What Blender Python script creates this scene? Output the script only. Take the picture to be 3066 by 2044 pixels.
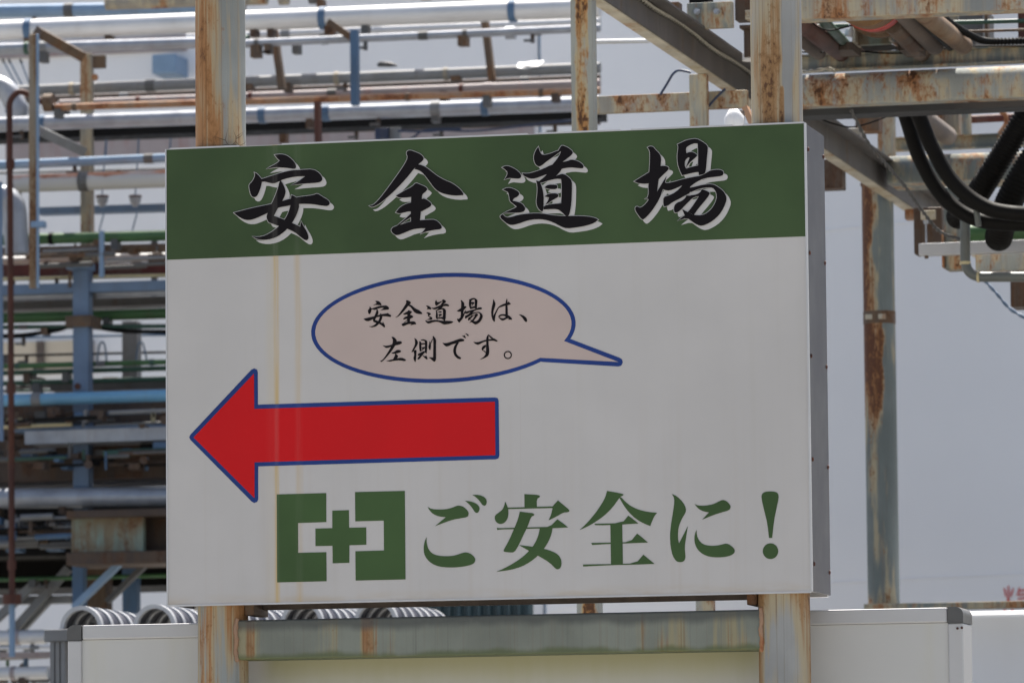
import bpy, bmesh, math, random
from mathutils import Vector, Matrix
from mathutils.geometry import tessellate_polygon
R_ = math.radians
S = bpy.context.scene
for o in list(bpy.data.objects): bpy.data.objects.remove(o)
COL = S.collection

# ---------------------------------------------------------------- camera, light, exposure
FOC, YAW, PITCH, ROLL = 16758.6, 0.2388, 0.0952, -0.0095
Z0 = 2.35                                    # height of the sign's lower edge
CAM = Vector((4.5628, -14.7098, Z0 - 0.7502))
fwd = Vector((-math.sin(YAW)*math.cos(PITCH), math.cos(YAW)*math.cos(PITCH), math.sin(PITCH)))
rgt = Vector((math.cos(YAW), math.sin(YAW), 0)); up = rgt.cross(fwd)
cr, sr = math.cos(ROLL), math.sin(ROLL)
rgt, up = cr*rgt + sr*up, -sr*rgt + cr*up
cd = bpy.data.cameras.new('camera'); cam = bpy.data.objects.new('camera', cd); COL.objects.link(cam)
cam.matrix_world = Matrix(((rgt.x, up.x, -fwd.x, CAM.x), (rgt.y, up.y, -fwd.y, CAM.y), (rgt.z, up.z, -fwd.z, CAM.z), (0, 0, 0, 1)))
cd.sensor_width = 36; cd.lens = FOC*36/3066; cd.clip_start = 0.5; cd.clip_end = 2000
cd.dof.use_dof = True; cd.dof.focus_distance = 15.35; cd.dof.aperture_fstop = 11.5
S.camera = cam
SUN_EL, SUN_AZ = R_(64), R_(-1.5)            # azimuth from +Y towards +X
sdir = Vector((math.sin(SUN_AZ)*math.cos(SUN_EL), math.cos(SUN_AZ)*math.cos(SUN_EL), math.sin(SUN_EL)))
w = bpy.data.worlds.new('World'); S.world = w; w.use_nodes = True
sky = w.node_tree.nodes.new('ShaderNodeTexSky'); sky.sky_type = 'NISHITA'; sky.sun_disc = False
sky.sun_elevation = SUN_EL; sky.sun_rotation = SUN_AZ; sky.dust_density = 4.0; sky.air_density = 1.0; sky.ozone_density = 1.0
bg = w.node_tree.nodes['Background']; bg.inputs['Strength'].default_value = 0.078
w.node_tree.links.new(sky.outputs[0], bg.inputs[0])
sl = bpy.data.lights.new('sun', 'SUN'); sl.energy = 5.0; sl.angle = R_(0.53); sl.color = (1, 0.95, 0.87)
so = bpy.data.objects.new('sun', sl); COL.objects.link(so); so.rotation_euler = (-sdir).to_track_quat('-Z', 'Y').to_euler()
S.view_settings.view_transform = 'Standard'; S.view_settings.look = 'None'
S.view_settings.exposure = 1.22; S.view_settings.gamma = 1; S.view_settings.use_curve_mapping = False

# ---------------------------------------------------------------- helpers
def P(px, py, Y):
    """point on the plane y=Y that the photograph shows at (px, py)"""
    d = fwd + rgt*((px-1533)/FOC) + up*((1022-py)/FOC)
    return CAM + d*((Y-CAM.y)/d.y)
def S_(px, Y):                                # photograph pixels -> metres at depth Y
    return px*(Y-CAM.y)/math.cos(YAW)/FOC*1.0
def PX(v):
    q = v-CAM; z = q.dot(fwd); return 1533+FOC*q.dot(rgt)/z, 1022-FOC*q.dot(up)/z

def obj(name, me, mat=None, parent=None, smooth=False):
    o = bpy.data.objects.new(name, me); COL.objects.link(o)
    if mat: me.materials.append(mat)
    if smooth: me.polygons.foreach_set('use_smooth', [True]*len(me.polygons))
    if parent: o.parent = parent
    return o
def tag(o, label, cat, group=None):
    o['label'] = label; o['category'] = cat
    if group: o['group'] = group
    return o
def thing(name, label, cat, group=None):
    return tag(obj(name, None), label, cat, group)
def mesh(vs, fs):
    me = bpy.data.meshes.new('m'); me.from_pydata([tuple(v) for v in vs], [], fs); me.update(); return me
def box(x0, x1, y0, y1, z0, z1, bev=0.0, seg=2):
    bm = bmesh.new(); bmesh.ops.create_cube(bm, size=1)
    for v in bm.verts:
        v.co = Vector(((x0+x1)/2+v.co.x*(x1-x0), (y0+y1)/2+v.co.y*(y1-y0), (z0+z1)/2+v.co.z*(z1-z0)))
    if bev > 0: bmesh.ops.bevel(bm, geom=bm.edges[:], offset=bev, segments=seg, profile=0.5, affect='EDGES')
    me = bpy.data.meshes.new('m'); bm.to_mesh(me); bm.free(); return me
def frames(pts):
    n = len(pts); T = []
    for i in range(n):
        a = pts[max(0, i-1)]; b = pts[min(n-1, i+1)]; T.append((b-a).normalized())
    u = T[0].orthogonal().normalized(); out = []
    for i in range(n):
        u = (u - T[i]*u.dot(T[i])).normalized(); out.append((u, T[i].cross(u)))
    return out
def tube(pts, r, seg=18, caps=True):
    pts = [Vector(p) for p in pts]; rs = r if isinstance(r, (list, tuple)) else [r]*len(pts)
    fr = frames(pts); vs = []; fs = []
    for p, (u, v), rr in zip(pts, fr, rs):
        for k in range(seg):
            a = 2*math.pi*k/seg; vs.append(p + (u*math.cos(a)+v*math.sin(a))*rr)
    for i in range(len(pts)-1):
        for k in range(seg):
            k2 = (k+1) % seg; fs.append((i*seg+k, i*seg+k2, (i+1)*seg+k2, (i+1)*seg+k))
    if caps:
        nv = len(vs); m_ = len(pts)-1                # caps get vertices of their own, so the side keeps clean normals
        vs += [Vector(v) for v in vs[:seg]]+[Vector(v) for v in vs[m_*seg:(m_+1)*seg]]
        fs.append(tuple(range(nv, nv+seg))[::-1]); fs.append(tuple(range(nv+seg, nv+2*seg)))
    return mesh(vs, fs)
def tube_o(name, pts, r, mat, parent=None, seg=18):
    o = obj(name, tube(pts, r, seg), mat, parent)
    o.data.polygons.foreach_set('use_smooth', [len(p.vertices) == 4 for p in o.data.polygons])
    return o
def spline(pts, n=12):
    pts = [Vector(p) for p in pts]; out = []
    for i in range(len(pts)-1):
        p0 = pts[max(0, i-1)]; p1 = pts[i]; p2 = pts[i+1]; p3 = pts[min(len(pts)-1, i+2)]
        for k in range(n):
            t = k/n
            out.append(0.5*((2*p1)+(p2-p0)*t+(2*p0-5*p1+4*p2-p3)*t*t+(3*p1-p0-3*p2+p3)*t**3))
    out.append(pts[-1]); return out
def fillet(pts, rad, n=6):
    pts = [Vector(p) for p in pts]; out = [pts[0]]
    for i in range(1, len(pts)-1):
        a = (pts[i-1]-pts[i]); b = (pts[i+1]-pts[i]); d = min(rad, a.length*.45, b.length*.45)
        s = pts[i]+a.normalized()*d; e = pts[i]+b.normalized()*d
        for k in range(n+1):
            t = k/n; out.append(s*(1-t)**2 + pts[i]*2*t*(1-t) + e*t*t)
    out.append(pts[-1]); return out
def resample(pts, step):
    pts = [Vector(p) for p in pts]; out = [pts[0]]; acc = 0
    for a, b in zip(pts, pts[1:]):
        L = (b-a).length; t = step-acc
        while t <= L: out.append(a+(b-a)*(t/L)); t += step
        acc = (acc+L) % step
    return out
def join(name, meshes, mat=None, parent=None):
    bm = bmesh.new()
    for m in meshes: bm.from_mesh(m); bpy.data.meshes.remove(m)
    me = bpy.data.meshes.new('m'); bm.to_mesh(me); bm.free(); return obj(name, me, mat, parent)
def bar(a, b, w_, h_):
    """rectangular bar from a to b; w_ along depth-ish, h_ across"""
    a = Vector(a); b = Vector(b); t = (b-a).normalized(); u = t.cross(Vector((0, 1, 0)))
    if u.length < .05: u = Vector((1, 0, 0))
    u.normalize(); v = t.cross(u).normalized(); vs = []
    for p in (a, b):
        for s, q in ((-1, -1), (1, -1), (1, 1), (-1, 1)): vs.append(p+u*(s*h_/2)+v*(q*w_/2))
    return mesh(vs, [(0, 1, 2, 3), (7, 6, 5, 4), (0, 4, 5, 1), (1, 5, 6, 2), (2, 6, 7, 3), (3, 7, 4, 0)])

# ---------------------------------------------------------------- materials
def nodes(name):
    m = bpy.data.materials.new(name); m.use_nodes = True; nt = m.node_tree
    return m, nt, nt.nodes['Principled BSDF']
def L(nt, a, b): nt.links.new(a, b)
def pos(nt): return nt.nodes.new('ShaderNodeNewGeometry').outputs['Position']
def mapped(nt, v, sc, lo=(0, 0, 0)):
    n = nt.nodes.new('ShaderNodeMapping'); n.inputs['Scale'].default_value = sc; n.inputs['Location'].default_value = lo
    L(nt, v, n.inputs['Vector']); return n.outputs[0]
def noise(nt, v, scale=1, det=4, rough=.55, dist=0):
    n = nt.nodes.new('ShaderNodeTexNoise'); n.inputs['Scale'].default_value = scale; n.inputs['Detail'].default_value = det
    n.inputs['Roughness'].default_value = rough; n.inputs['Distortion'].default_value = dist
    L(nt, v, n.inputs['Vector']); return n.outputs['Fac']
def mrange(nt, f, a, b, c=0., d=1.):
    n = nt.nodes.new('ShaderNodeMapRange'); n.interpolation_type = 'SMOOTHSTEP'
    L(nt, f, n.inputs['Value'])
    for i, x in zip(('From Min', 'From Max', 'To Min', 'To Max'), (a, b, c, d)): n.inputs[i].default_value = x
    return n.outputs[0]
def math_(nt, op, a, b):
    n = nt.nodes.new('ShaderNodeMath'); n.operation = op; n.use_clamp = False
    for i, x in enumerate((a, b)):
        if isinstance(x, (int, float)): n.inputs[i].default_value = x
        else: L(nt, x, n.inputs[i])
    return n.outputs[0]
def mixc(nt, f, a, b):
    n = nt.nodes.new('ShaderNodeMix'); n.data_type = 'RGBA'
    for i, x in ((0, f), (6, a), (7, b)):
        if isinstance(x, (int, float)): n.inputs[i].default_value = x
        elif isinstance(x, tuple): n.inputs[i].default_value = (*x[:3], 1)
        else: L(nt, x, n.inputs[i])
    return n.outputs[2]
def sepx(nt, v):
    n = nt.nodes.new('ShaderNodeSeparateXYZ'); L(nt, v, n.inputs[0]); return n.outputs
def bump(nt, bsdf, h, strength=.3, dist=.002):
    n = nt.nodes.new('ShaderNodeBump'); n.inputs['Strength'].default_value = strength; n.inputs['Distance'].default_value = dist
    L(nt, h, n.inputs['Height']); L(nt, n.outputs[0], bsdf.inputs['Normal'])
MC = {}
def plain(name, c, rough=.5, metal=0., var=.18, sc=6., dirt=(.12, .09, .06), dirtamt=.25, coat=0):
    m, nt, b = nodes(name); p = pos(nt)
    n1 = noise(nt, p, sc, 5); n2 = noise(nt, mapped(nt, p, (sc*3, sc*3, sc*.5)), 1, 5)
    a = mixc(nt, mrange(nt, n1, .3, .7), tuple(x*(1-var) for x in c), tuple(min(1, x*(1+var*.6)) for x in c))
    k = mrange(nt, n2, .52, .78, 0, dirtamt)
    L(nt, mixc(nt, k, a, dirt), b.inputs['Base Color'])
    L(nt, mrange(nt, n1, .2, .8, rough*.8, min(1, rough*1.2)), b.inputs['Roughness']); b.inputs['Metallic'].default_value = metal
    b.inputs['Specular IOR Level'].default_value = .1 if max(c) < .012 else (.2 if max(c) < .08 else .4)
    if coat: b.inputs['Coat Weight'].default_value = coat
    return m
def rusty(name, paint=(.36, .38, .33), amt=.5, hor=22., ver=2.2, dark=(.055, .022, .010), stain=(.36, .15, .05), cream=(.42, .36, .24), rough=.62, field=None, spots=.5, seed=0., spotfield=.45):
    """weathered paint: cream and orange run-off streaks (stretched along world z), orange halos round dark bare rust; field(nt,pos) adds a bias"""
    m, nt, b = nodes(name); p0 = pos(nt); p = mapped(nt, p0, (1, 1, 1), (seed, seed*1.7, seed*.6))
    st = noise(nt, mapped(nt, p, (hor, hor, ver)), 1, 7, .62, .3)
    st2 = noise(nt, mapped(nt, p, (hor*2.8, hor*2.8, ver*1.4), (3, 5, 1)), 1, 6, .65, .5)
    clump = noise(nt, mapped(nt, p, (hor*.45, hor*.45, max(ver, 2.5)*1.1)), 1, 3, .5, .4)
    fine = noise(nt, mapped(nt, p, (70, 70, 40)), 1, 7, .72)
    big = noise(nt, mapped(nt, p, (5, 5, 3)), 1, 3)
    fld = field(nt, p0) if field else None
    def biased(v, k=1.): return v if fld is None else math_(nt, 'ADD', v, math_(nt, 'MULTIPLY', fld, k))
    v1 = biased(math_(nt, 'ADD', math_(nt, 'MULTIPLY', st, .6), math_(nt, 'MULTIPLY', clump, .4)))
    v2 = biased(math_(nt, 'ADD', math_(nt, 'MULTIPLY', st2, .5), math_(nt, 'MULTIPLY', clump, .5)), .8)
    v3 = biased(math_(nt, 'ADD', math_(nt, 'MULTIPLY', fine, .5), math_(nt, 'MULTIPLY', clump, .5)), spotfield)
    T = .625-.14*amt
    c = mixc(nt, mrange(nt, big, .35, .65), tuple(x*.85 for x in paint), tuple(min(1, x*1.12) for x in paint))
    c = mixc(nt, mrange(nt, v1, T-.10, T+.02, 0, .85), c, cream)
    c = mixc(nt, mrange(nt, v2, T-.02, T+.09, 0, .88), c, stain)
    Ts = T+.055-.05*spots
    c = mixc(nt, mrange(nt, v3, Ts-.05, Ts+.03, 0, .75), c, tuple(x*.72 for x in stain))
    c = mixc(nt, mrange(nt, v3, Ts+.02, Ts+.07, 0, .92), c, dark)
    st3 = noise(nt, mapped(nt, p, (hor*4.5, hor*4.5, ver*.9), (9, 2, 4)), 1, 5, .6, .2)
    c = mixc(nt, math_(nt, 'MULTIPLY', mrange(nt, st3, .53, .68, 0, .6), mrange(nt, v1, T-.12, T+.05, .25, 1)), c, tuple(x*.5 for x in stain))
    c = mixc(nt, mrange(nt, st2, .56, .76, 0, .45), c, tuple(x*.4 for x in paint))
    L(nt, c, b.inputs['Base Color']); b.inputs['Roughness'].default_value = rough; b.inputs['Specular IOR Level'].default_value = .3
    bump(nt, b, math_(nt, 'ADD', math_(nt, 'ADD', fine, st2), v3), .55, .003)
    return m
def smooth_bump(nt, x, a, b, c, d):          # 0..1 plateau between a-b and c-d
    return math_(nt, 'MULTIPLY', mrange(nt, x, a, b), mrange(nt, x, c, d, 1, 0))

M_zinc = plain('galvanised_steel', (.34, .36, .40), .42, .35, .15, 8, (.2, .15, .1), .2)
M_clad = plain('aluminium_cladding', (.62, .62, .62), .45, .25, .08, 3, (.3, .25, .2), .15)
M_alu = plain('anodised_aluminium', (.50, .50, .51), .42, .3, .06, 5, (.3, .27, .24), .12)
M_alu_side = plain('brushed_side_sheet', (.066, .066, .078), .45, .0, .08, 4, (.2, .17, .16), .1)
M_grey = plain('grey_paint', (.19, .195, .20), .55, 0, .15, 6, (.14, .1, .07), .35)
M_dgrey = plain('dark_grey_paint', (.10, .10, .10), .6, 0, .2, 6, (.08, .05, .03), .5)
M_conduit = plain('dark_grey_conduit', (.13, .14, .13), .45, 0, .12, 8, (.2, .16, .1), .2)
M_drust = rusty('dark_shaded_rusty_steel', (.07, .05, .04), .6, 14, 3, dark=(.025, .014, .01), stain=(.10, .045, .02), cream=(.09, .06, .04), seed=17)  # darker rust: shade low in the rack is put into the colour
M_bigrust = rusty('big_pipe_rust', (.16, .085, .04), .75, 10, 8, dark=(.05, .022, .012), stain=(.17, .075, .025), cream=(.2, .11, .04), seed=19)
M_shadegrey = plain('shade_toned_grey_paint', (.045, .047, .05), .65, 0, .2, 6, (.05, .03, .02), .4)  # grey darkened: shade on the beam's underside is put into the colour
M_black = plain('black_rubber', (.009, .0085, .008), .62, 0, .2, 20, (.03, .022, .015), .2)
M_blue = plain('pale_blue_paint', (.20, .30, .43), .5, 0, .12, 5, (.2, .16, .12), .25)
M_slate = plain('slate_blue_paint', (.125, .185, .28), .55, 0, .15, 5, (.12, .09, .07), .3)
M_navy = plain('dull_navy_paint', (.07, .13, .22), .55, 0, .15, 5, (.1, .08, .05), .3)
M_navyd = plain('dark_navy_cable', (.02, .035, .08), .45, 0, .15, 8)
M_cyan = plain('sky_blue_paint', (.16, .36, .54), .45, 0, .1, 5, (.2, .18, .15), .15)
M_green = plain('green_paint', (.05, .125, .045), .5, 0, .2, 5, (.1, .08, .04), .35)
M_dgreen = plain('dark_green_paint', (.035, .085, .06), .5, 0, .2, 5, (.07, .06, .03), .35)
M_white = plain('white_wall_paint', (.80, .80, .81), .6, 0, .03, .7, (.5, .46, .4), .10)
M_tank = plain('white_tank_paint', (.755, .765, .79), .42, 0, .02, .6, (.55, .55, .55), .06)
M_cream = plain('cream_wall_paint', (.60, .52, .40), .6, 0, .06, 1, (.4, .32, .22), .3)
M_brown = rusty('brown_rusted_steel', (.10, .07, .05), .7, 14, 3, dark=(.03, .016, .01), stain=(.17, .075, .03), cream=(.14, .095, .06))
M_rust = rusty('rusted_pipe_steel', (.32, .20, .13), .8, 12, 9, stain=(.34, .12, .045), cream=(.38, .2, .1), seed=3)
M_redrust = rusty('red_brown_rusted_steel', (.07, .027, .02), .55, 16, 3, dark=(.03, .012, .01), stain=(.12, .04, .018), cream=(.09, .035, .025), seed=5)
M_rpale = rusty('pale_rusted_column_paint', (.27, .245, .20), .55, 18, 2.5, seed=8)
M_colrust = rusty('rust_brown_column_paint', (.26, .22, .17), .75, 22, 2.5, dark=(.05, .025, .012), stain=(.22, .10, .04), cream=(.27, .20, .12), seed=15)
def rust_top(name, paint, stain, dark):
    m, nt, b = nodes(name); g_ = nt.nodes.new('ShaderNodeNewGeometry'); z = sepx(nt, g_.outputs['Normal'])[2]
    n = noise(nt, mapped(nt, g_.outputs['Position'], (9, 9, 9)), 1, 5, .6); n2 = noise(nt, mapped(nt, g_.outputs['Position'], (3, 3, 3)), 1, 3)
    k = mrange(nt, math_(nt, 'ADD', z, math_(nt, 'MULTIPLY', math_(nt, 'SUBTRACT', n, .5), 1.2)), .35, .6)
    c = mixc(nt, math_(nt, 'MULTIPLY', k, mrange(nt, n2, .4, .6, .35, 1)), paint, mixc(nt, mrange(nt, n, .45, .7), stain, dark))
    L(nt, c, b.inputs['Base Color']); b.inputs['Roughness'].default_value = .6; return m
M_rtop = rust_top('pale_pipe_rusted_on_top', (.50, .49, .47), (.50, .22, .12), (.25, .09, .04))
M_rtop2 = rust_top('blue_grey_pipe_rusted_on_top', (.33, .36, .40), (.45, .25, .15), (.2, .1, .06))
M_ins = plain('dusty_insulation_cloth', (.125, .10, .085), .9, 0, .25, 18, (.2, .13, .09), .5)
M_insr = rusty('rust_soaked_insulation', (.16, .10, .055), .6, 14, 8, stain=(.19, .085, .028), cream=(.2, .135, .075), seed=11)
M_red = plain('red_paint', (.50, .03, .02), .45, 0, .1, 10, (.3, .1, .05), .3)
M_maroon = rusty('maroon_paint', (.10, .025, .02), .45, 10, 4, stain=(.13, .05, .03), cream=(.11, .06, .05), dark=(.03, .015, .01), seed=2)
M_cap = plain('dark_plastic_cap', (.085, .085, .085), .5, 0, .1, 20, (.1, .1, .09), .2)
M_pink = plain('pinkish_grey_paint', (.33, .285, .285), .55, 0, .12, 4, (.3, .1, .08), .45)
M_ylw = plain('pale_yellow_paint', (.55, .47, .27), .5, 0, .15, 6, (.3, .2, .1), .3)
M_steel = rusty('weathered_beam_paint', (.165, .185, .175), .5, 20, 4, seed=20)
M_beamC = rusty('cream_rusted_beam_paint', (.29, .31, .295), .62, 22, 5, spots=1.05, seed=23)
M_beamA = rusty('streaked_top_beam_paint', (.245, .255, .245), .72, 16, .45, seed=29)
M_chan = rusty('grey_brown_channel_paint', (.085, .078, .073), .3, 26, 1.0, dark=(.03, .02, .015), stain=(.10, .06, .035), cream=(.105, .095, .085), seed=31)
M_flange = rusty('cream_flange_paint', (.50, .46, .37), .28, 9, 9, seed=33)
M_post3 = rusty('flaking_post_paint', (.28, .285, .25), .66, 26, 3.2, spots=.9, seed=37)
M_rail = rusty('blotched_rail_paint', (.28, .27, .235), .66, 20, 5, spots=1.0, seed=41)
M_sheet = plain('blue_green_corrugated_sheet', (.045, .075, .085), .5, 0, .2, 5, (.05, .05, .04), .3)
M_conc = plain('concrete_ground', (.30, .29, .265), .85, 0, .15, .6, (.2, .19, .17), .3)

# --- sign printing
def printmat(name, c, rough=.38, drips=True, white=False):
    m, nt, b = nodes(name); p = pos(nt); x, y, z = sepx(nt, p)
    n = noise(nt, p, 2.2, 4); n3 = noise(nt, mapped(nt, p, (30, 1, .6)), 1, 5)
    lo_, hi_ = (.95, 1.04) if max(c) > .2 else (.88, 1.22)  # dark films: lighter mottling in the colour stands in for soft sheen patches
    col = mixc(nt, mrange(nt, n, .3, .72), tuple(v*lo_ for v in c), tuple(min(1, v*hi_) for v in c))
    if white:
        lowedge = mrange(nt, z, Z0, Z0+.035, .45, 0)
        col = mixc(nt, math_(nt, 'MULTIPLY', lowedge, mrange(nt, noise(nt, mapped(nt, p, (7, 1, 30)), 1, 4), .35, .65)), col, (.42, .33, .22))
        seam = smooth_bump(nt, x, 1.0015, 1.003, 1.0035, 1.005)
        col = mixc(nt, math_(nt, 'MULTIPLY', seam, .10), col, (.3, .22, .18))
        grime = mrange(nt, noise(nt, mapped(nt, p, (26, 1, .9), (7, 0, 0)), 1, 6), .52, .75, 0, .10)
        col = mixc(nt, grime, col, (.36, .33, .27))
        right = math_(nt, 'MULTIPLY', mrange(nt, n3, .5, .72), mrange(nt, z, Z0+.75, Z0+.1, 0, .16))
        col = mixc(nt, right, col, (.40, .33, .27))
    for x0, w0, amt, tint in ((.3155, .0075, .34, (.50, .33, .09)), (.303, .016, .10, (.5, .4, .2)), (.378, .010, .19, (.48, .33, .12))):
        wob = noise(nt, mapped(nt, p, (0, 0, 5), (x0*40, 0, 0)), 1, 3)
        xw = math_(nt, 'ADD', x, math_(nt, 'MULTIPLY', math_(nt, 'SUBTRACT', wob, .5), .010))
        k = math_(nt, 'MULTIPLY', smooth_bump(nt, xw, x0-w0*1.5, x0-w0*.2, x0+w0*.2, x0+w0*1.5), mrange(nt, noise(nt, mapped(nt, p, (90, 1, 2.5)), 1, 5), .3, .62, .25, 1))
        if white: col = mixc(nt, math_(nt, 'MULTIPLY', k, amt*2.1), col, tint)
        elif drips: col = mixc(nt, math_(nt, 'MULTIPLY', k, amt*.2), col, (.42, .40, .36))
    L(nt, col, b.inputs['Base Color'])
    L(nt, mrange(nt, noise(nt, p, 5, 3), .3, .7, rough*.85, rough*1.2), b.inputs['Roughness'])
    b.inputs['Specular IOR Level'].default_value = .12 if max(c) < .02 else .22
    bump(nt, b, noise(nt, mapped(nt, p, (3, 1, 5)), 1, 2), .25, .004)
    return m
I_white = printmat('sign_white_film', (.474, .460, .450), .42, white=True)
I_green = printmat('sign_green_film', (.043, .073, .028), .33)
I_black = printmat('sign_black_ink', (.007, .005, .006), .36)
I_shadow = printmat('sign_white_ink', (.474, .460, .450), .4)
I_logo = printmat('sign_dark_green_ink', (.042, .082, .027), .4)
I_blue = printmat('sign_blue_ink', (.012, .036, .17), .4)
I_pink = printmat('sign_pale_pink_ink', (.45, .365, .335), .4)
I_red = printmat('sign_red_ink', (.52, .002, .005), .4)

# ---------------------------------------------------------------- setting: ground
g = obj('ground', mesh([(-600, -600, 0), (600, -600, 0), (600, 900, 0), (-600, 900, 0)], [(0, 1, 2, 3)]), M_conc); g['kind'] = 'structure'

M_bounce_dark = plain('bounce_cutting_dark', (.055, .054, .053), .9, 0, .2, 2, (.08, .075, .07), .4)
g2 = obj('added_dark_sheet', mesh([(-40, 3.2, .004), (40, 3.2, .004), (40, 14.5, .004), (-40, 14.5, .004)], [(0, 1, 2, 3)]), M_bounce_dark); g2['kind'] = 'structure'  # unseen dark sheet, added to cut light bouncing up under the rack

# ---------------------------------------------------------------- sign frame: two round posts and a cross tube
RP = 0.0698; YP = 0.082
xl = (P(580, 300, YP-.01).x+P(735, 300, YP-.01).x)/2
xr = (P(2270, 1950, YP-.01).x+P(2425, 1950, YP-.01).x)/2
zb = P(1500, 1902, YP).z; rb = S_(60, YP)
def f_left(nt, p):
    x, y, z = sepx(nt, p); u = mrange(nt, z, Z0-.02, Z0+1.2)
    x = math_(nt, 'ADD', x, math_(nt, 'MULTIPLY', math_(nt, 'SUBTRACT', noise(nt, mapped(nt, p, (14, 14, 1.6)), 1, 4), .5), .11))
    a = mrange(nt, x, xl-RP*.6, xl+RP*.95, .12, -.12)
    k = mrange(nt, z, Z0+1.27, Z0+1.42, .10, 0)
    a = math_(nt, 'ADD', a, k)
    low = math_(nt, 'MULTIPLY', mrange(nt, x, xl-.01, xl+.05, -.03, .17), mrange(nt, z, zb-.14, zb+.05))
    low = math_(nt, 'ADD', low, math_(nt, 'MULTIPLY', smooth_bump(nt, x, xl-.048, xl-.028, xl-.022, xl-.004), .10))
    s = math_(nt, 'GREATER_THAN', z, Z0+.4)
    return math_(nt, 'ADD', math_(nt, 'MULTIPLY', a, s), math_(nt, 'MULTIPLY', low, math_(nt, 'SUBTRACT', 1., s)))
def f_right(nt, p):
    x, y, z = sepx(nt, p); s = math_(nt, 'GREATER_THAN', z, Z0+.4)
    x = math_(nt, 'ADD', x, math_(nt, 'MULTIPLY', math_(nt, 'SUBTRACT', noise(nt, mapped(nt, p, (14, 14, 1.3)), 1, 4), .5), .05))
    a = math_(nt, 'ADD', math_(nt, 'MULTIPLY', smooth_bump(nt, x, xr-.06, xr-.03, xr+.0, xr+.025), .06), .02)
    a = math_(nt, 'SUBTRACT', a, math_(nt, 'MULTIPLY', smooth_bump(nt, x, xr+.02, xr+.036, xr+.048, xr+.06), .17))
    hole = math_(nt, 'MULTIPLY', smooth_bump(nt, x, xr+.018, xr+.026, xr+.030, xr+.04), mrange(nt, z, Z0+1.355, Z0+1.37, 1, 0))
    a = math_(nt, 'ADD', a, math_(nt, 'MULTIPLY', hole, .22))
    low = math_(nt, 'ADD', math_(nt, 'MULTIPLY', mrange(nt, x, xr-.055, xr-.015, 1, 0), .19), math_(nt, 'MULTIPLY', mrange(nt, x, xr+.036, xr+.062), .19))
    low = math_(nt, 'ADD', low, math_(nt, 'MULTIPLY', mrange(nt, z, Z0-.12, Z0), .11))
    low = math_(nt, 'SUBTRACT', low, .035)
    return math_(nt, 'ADD', math_(nt, 'MULTIPLY', a, s), math_(nt, 'MULTIPLY', low, math_(nt, 'SUBTRACT', 1., s)))
def f_beam(nt, p):
    x, y, z = sepx(nt, p)
    x = math_(nt, 'ADD', x, math_(nt, 'MULTIPLY', math_(nt, 'SUBTRACT', noise(nt, mapped(nt, p, (40, 40, 6)), 1, 4), .5), .05))
    a = mrange(nt, math_(nt, 'ABSOLUTE', math_(nt, 'SUBTRACT', x, xl+.02), 0), .05, .17, .14, -.04)
    for px, wd, am in ((1120, .035, .2), (1185, .02, .12), (2030, .05, .17), (2220, .08, .12), (1010, .02, .06)):
        xx = P(px, 1900, YP).x
        a = math_(nt, 'ADD', a, math_(nt, 'MULTIPLY', smooth_bump(nt, x, xx-wd*1.3, xx-wd*.2, xx+wd*.2, xx+wd*1.3), am*.85))
    return math_(nt, 'SUBTRACT', a, .04)
M_postL = rusty('left_post_weathered_paint', (.235, .25, .24), .55, 34, 1.1, stain=(.30, .135, .045), cream=(.36, .28, .16), dark=(.10, .045, .02), field=f_left, spots=-.2, spotfield=.25, seed=51)
M_postR = rusty('right_post_weathered_paint', (.265, .27, .265), .6, 30, .9, stain=(.28, .15, .06), cream=(.36, .30, .19), dark=(.08, .035, .015), field=f_right, spots=-.35, spotfield=.55, seed=55)
M_cross = rusty('cross_tube_weathered_paint', (.185, .20, .17), .42, 28, .6, stain=(.27, .13, .05), cream=(.28, .25, .15), dark=(.09, .06, .035), field=f_beam, spots=-.2, spotfield=.6, seed=58)
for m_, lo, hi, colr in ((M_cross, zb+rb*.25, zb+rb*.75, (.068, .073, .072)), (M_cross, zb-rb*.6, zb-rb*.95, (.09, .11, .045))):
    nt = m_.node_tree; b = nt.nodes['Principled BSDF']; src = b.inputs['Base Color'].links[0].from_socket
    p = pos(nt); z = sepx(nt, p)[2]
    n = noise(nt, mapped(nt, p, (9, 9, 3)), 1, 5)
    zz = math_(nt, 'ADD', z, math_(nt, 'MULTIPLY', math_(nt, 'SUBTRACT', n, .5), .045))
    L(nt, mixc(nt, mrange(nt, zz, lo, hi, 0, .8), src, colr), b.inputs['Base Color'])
# cracked paint near the sign's upper edge on the left post
nt = M_postL.node_tree; b = nt.nodes['Principled BSDF']; src = b.inputs['Base Color'].links[0].from_socket
vn = nt.nodes.new('ShaderNodeTexVoronoi'); vn.feature = 'DISTANCE_TO_EDGE'; vn.inputs['Scale'].default_value = 34
p = pos(nt); L(nt, p, vn.inputs['Vector']); x, y, z = sepx(nt, p)
ck = math_(nt, 'MULTIPLY', mrange(nt, vn.outputs['Distance'], .0, .05, 1, 0), math_(nt, 'MULTIPLY', smooth_bump(nt, z, Z0+1.2, Z0+1.26, Z0+1.285, Z0+1.325), mrange(nt, x, xl-.02, xl+.03, 0, .85)))
L(nt, mixc(nt, ck, src, (.03, .02, .012)), b.inputs['Base Color'])

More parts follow.
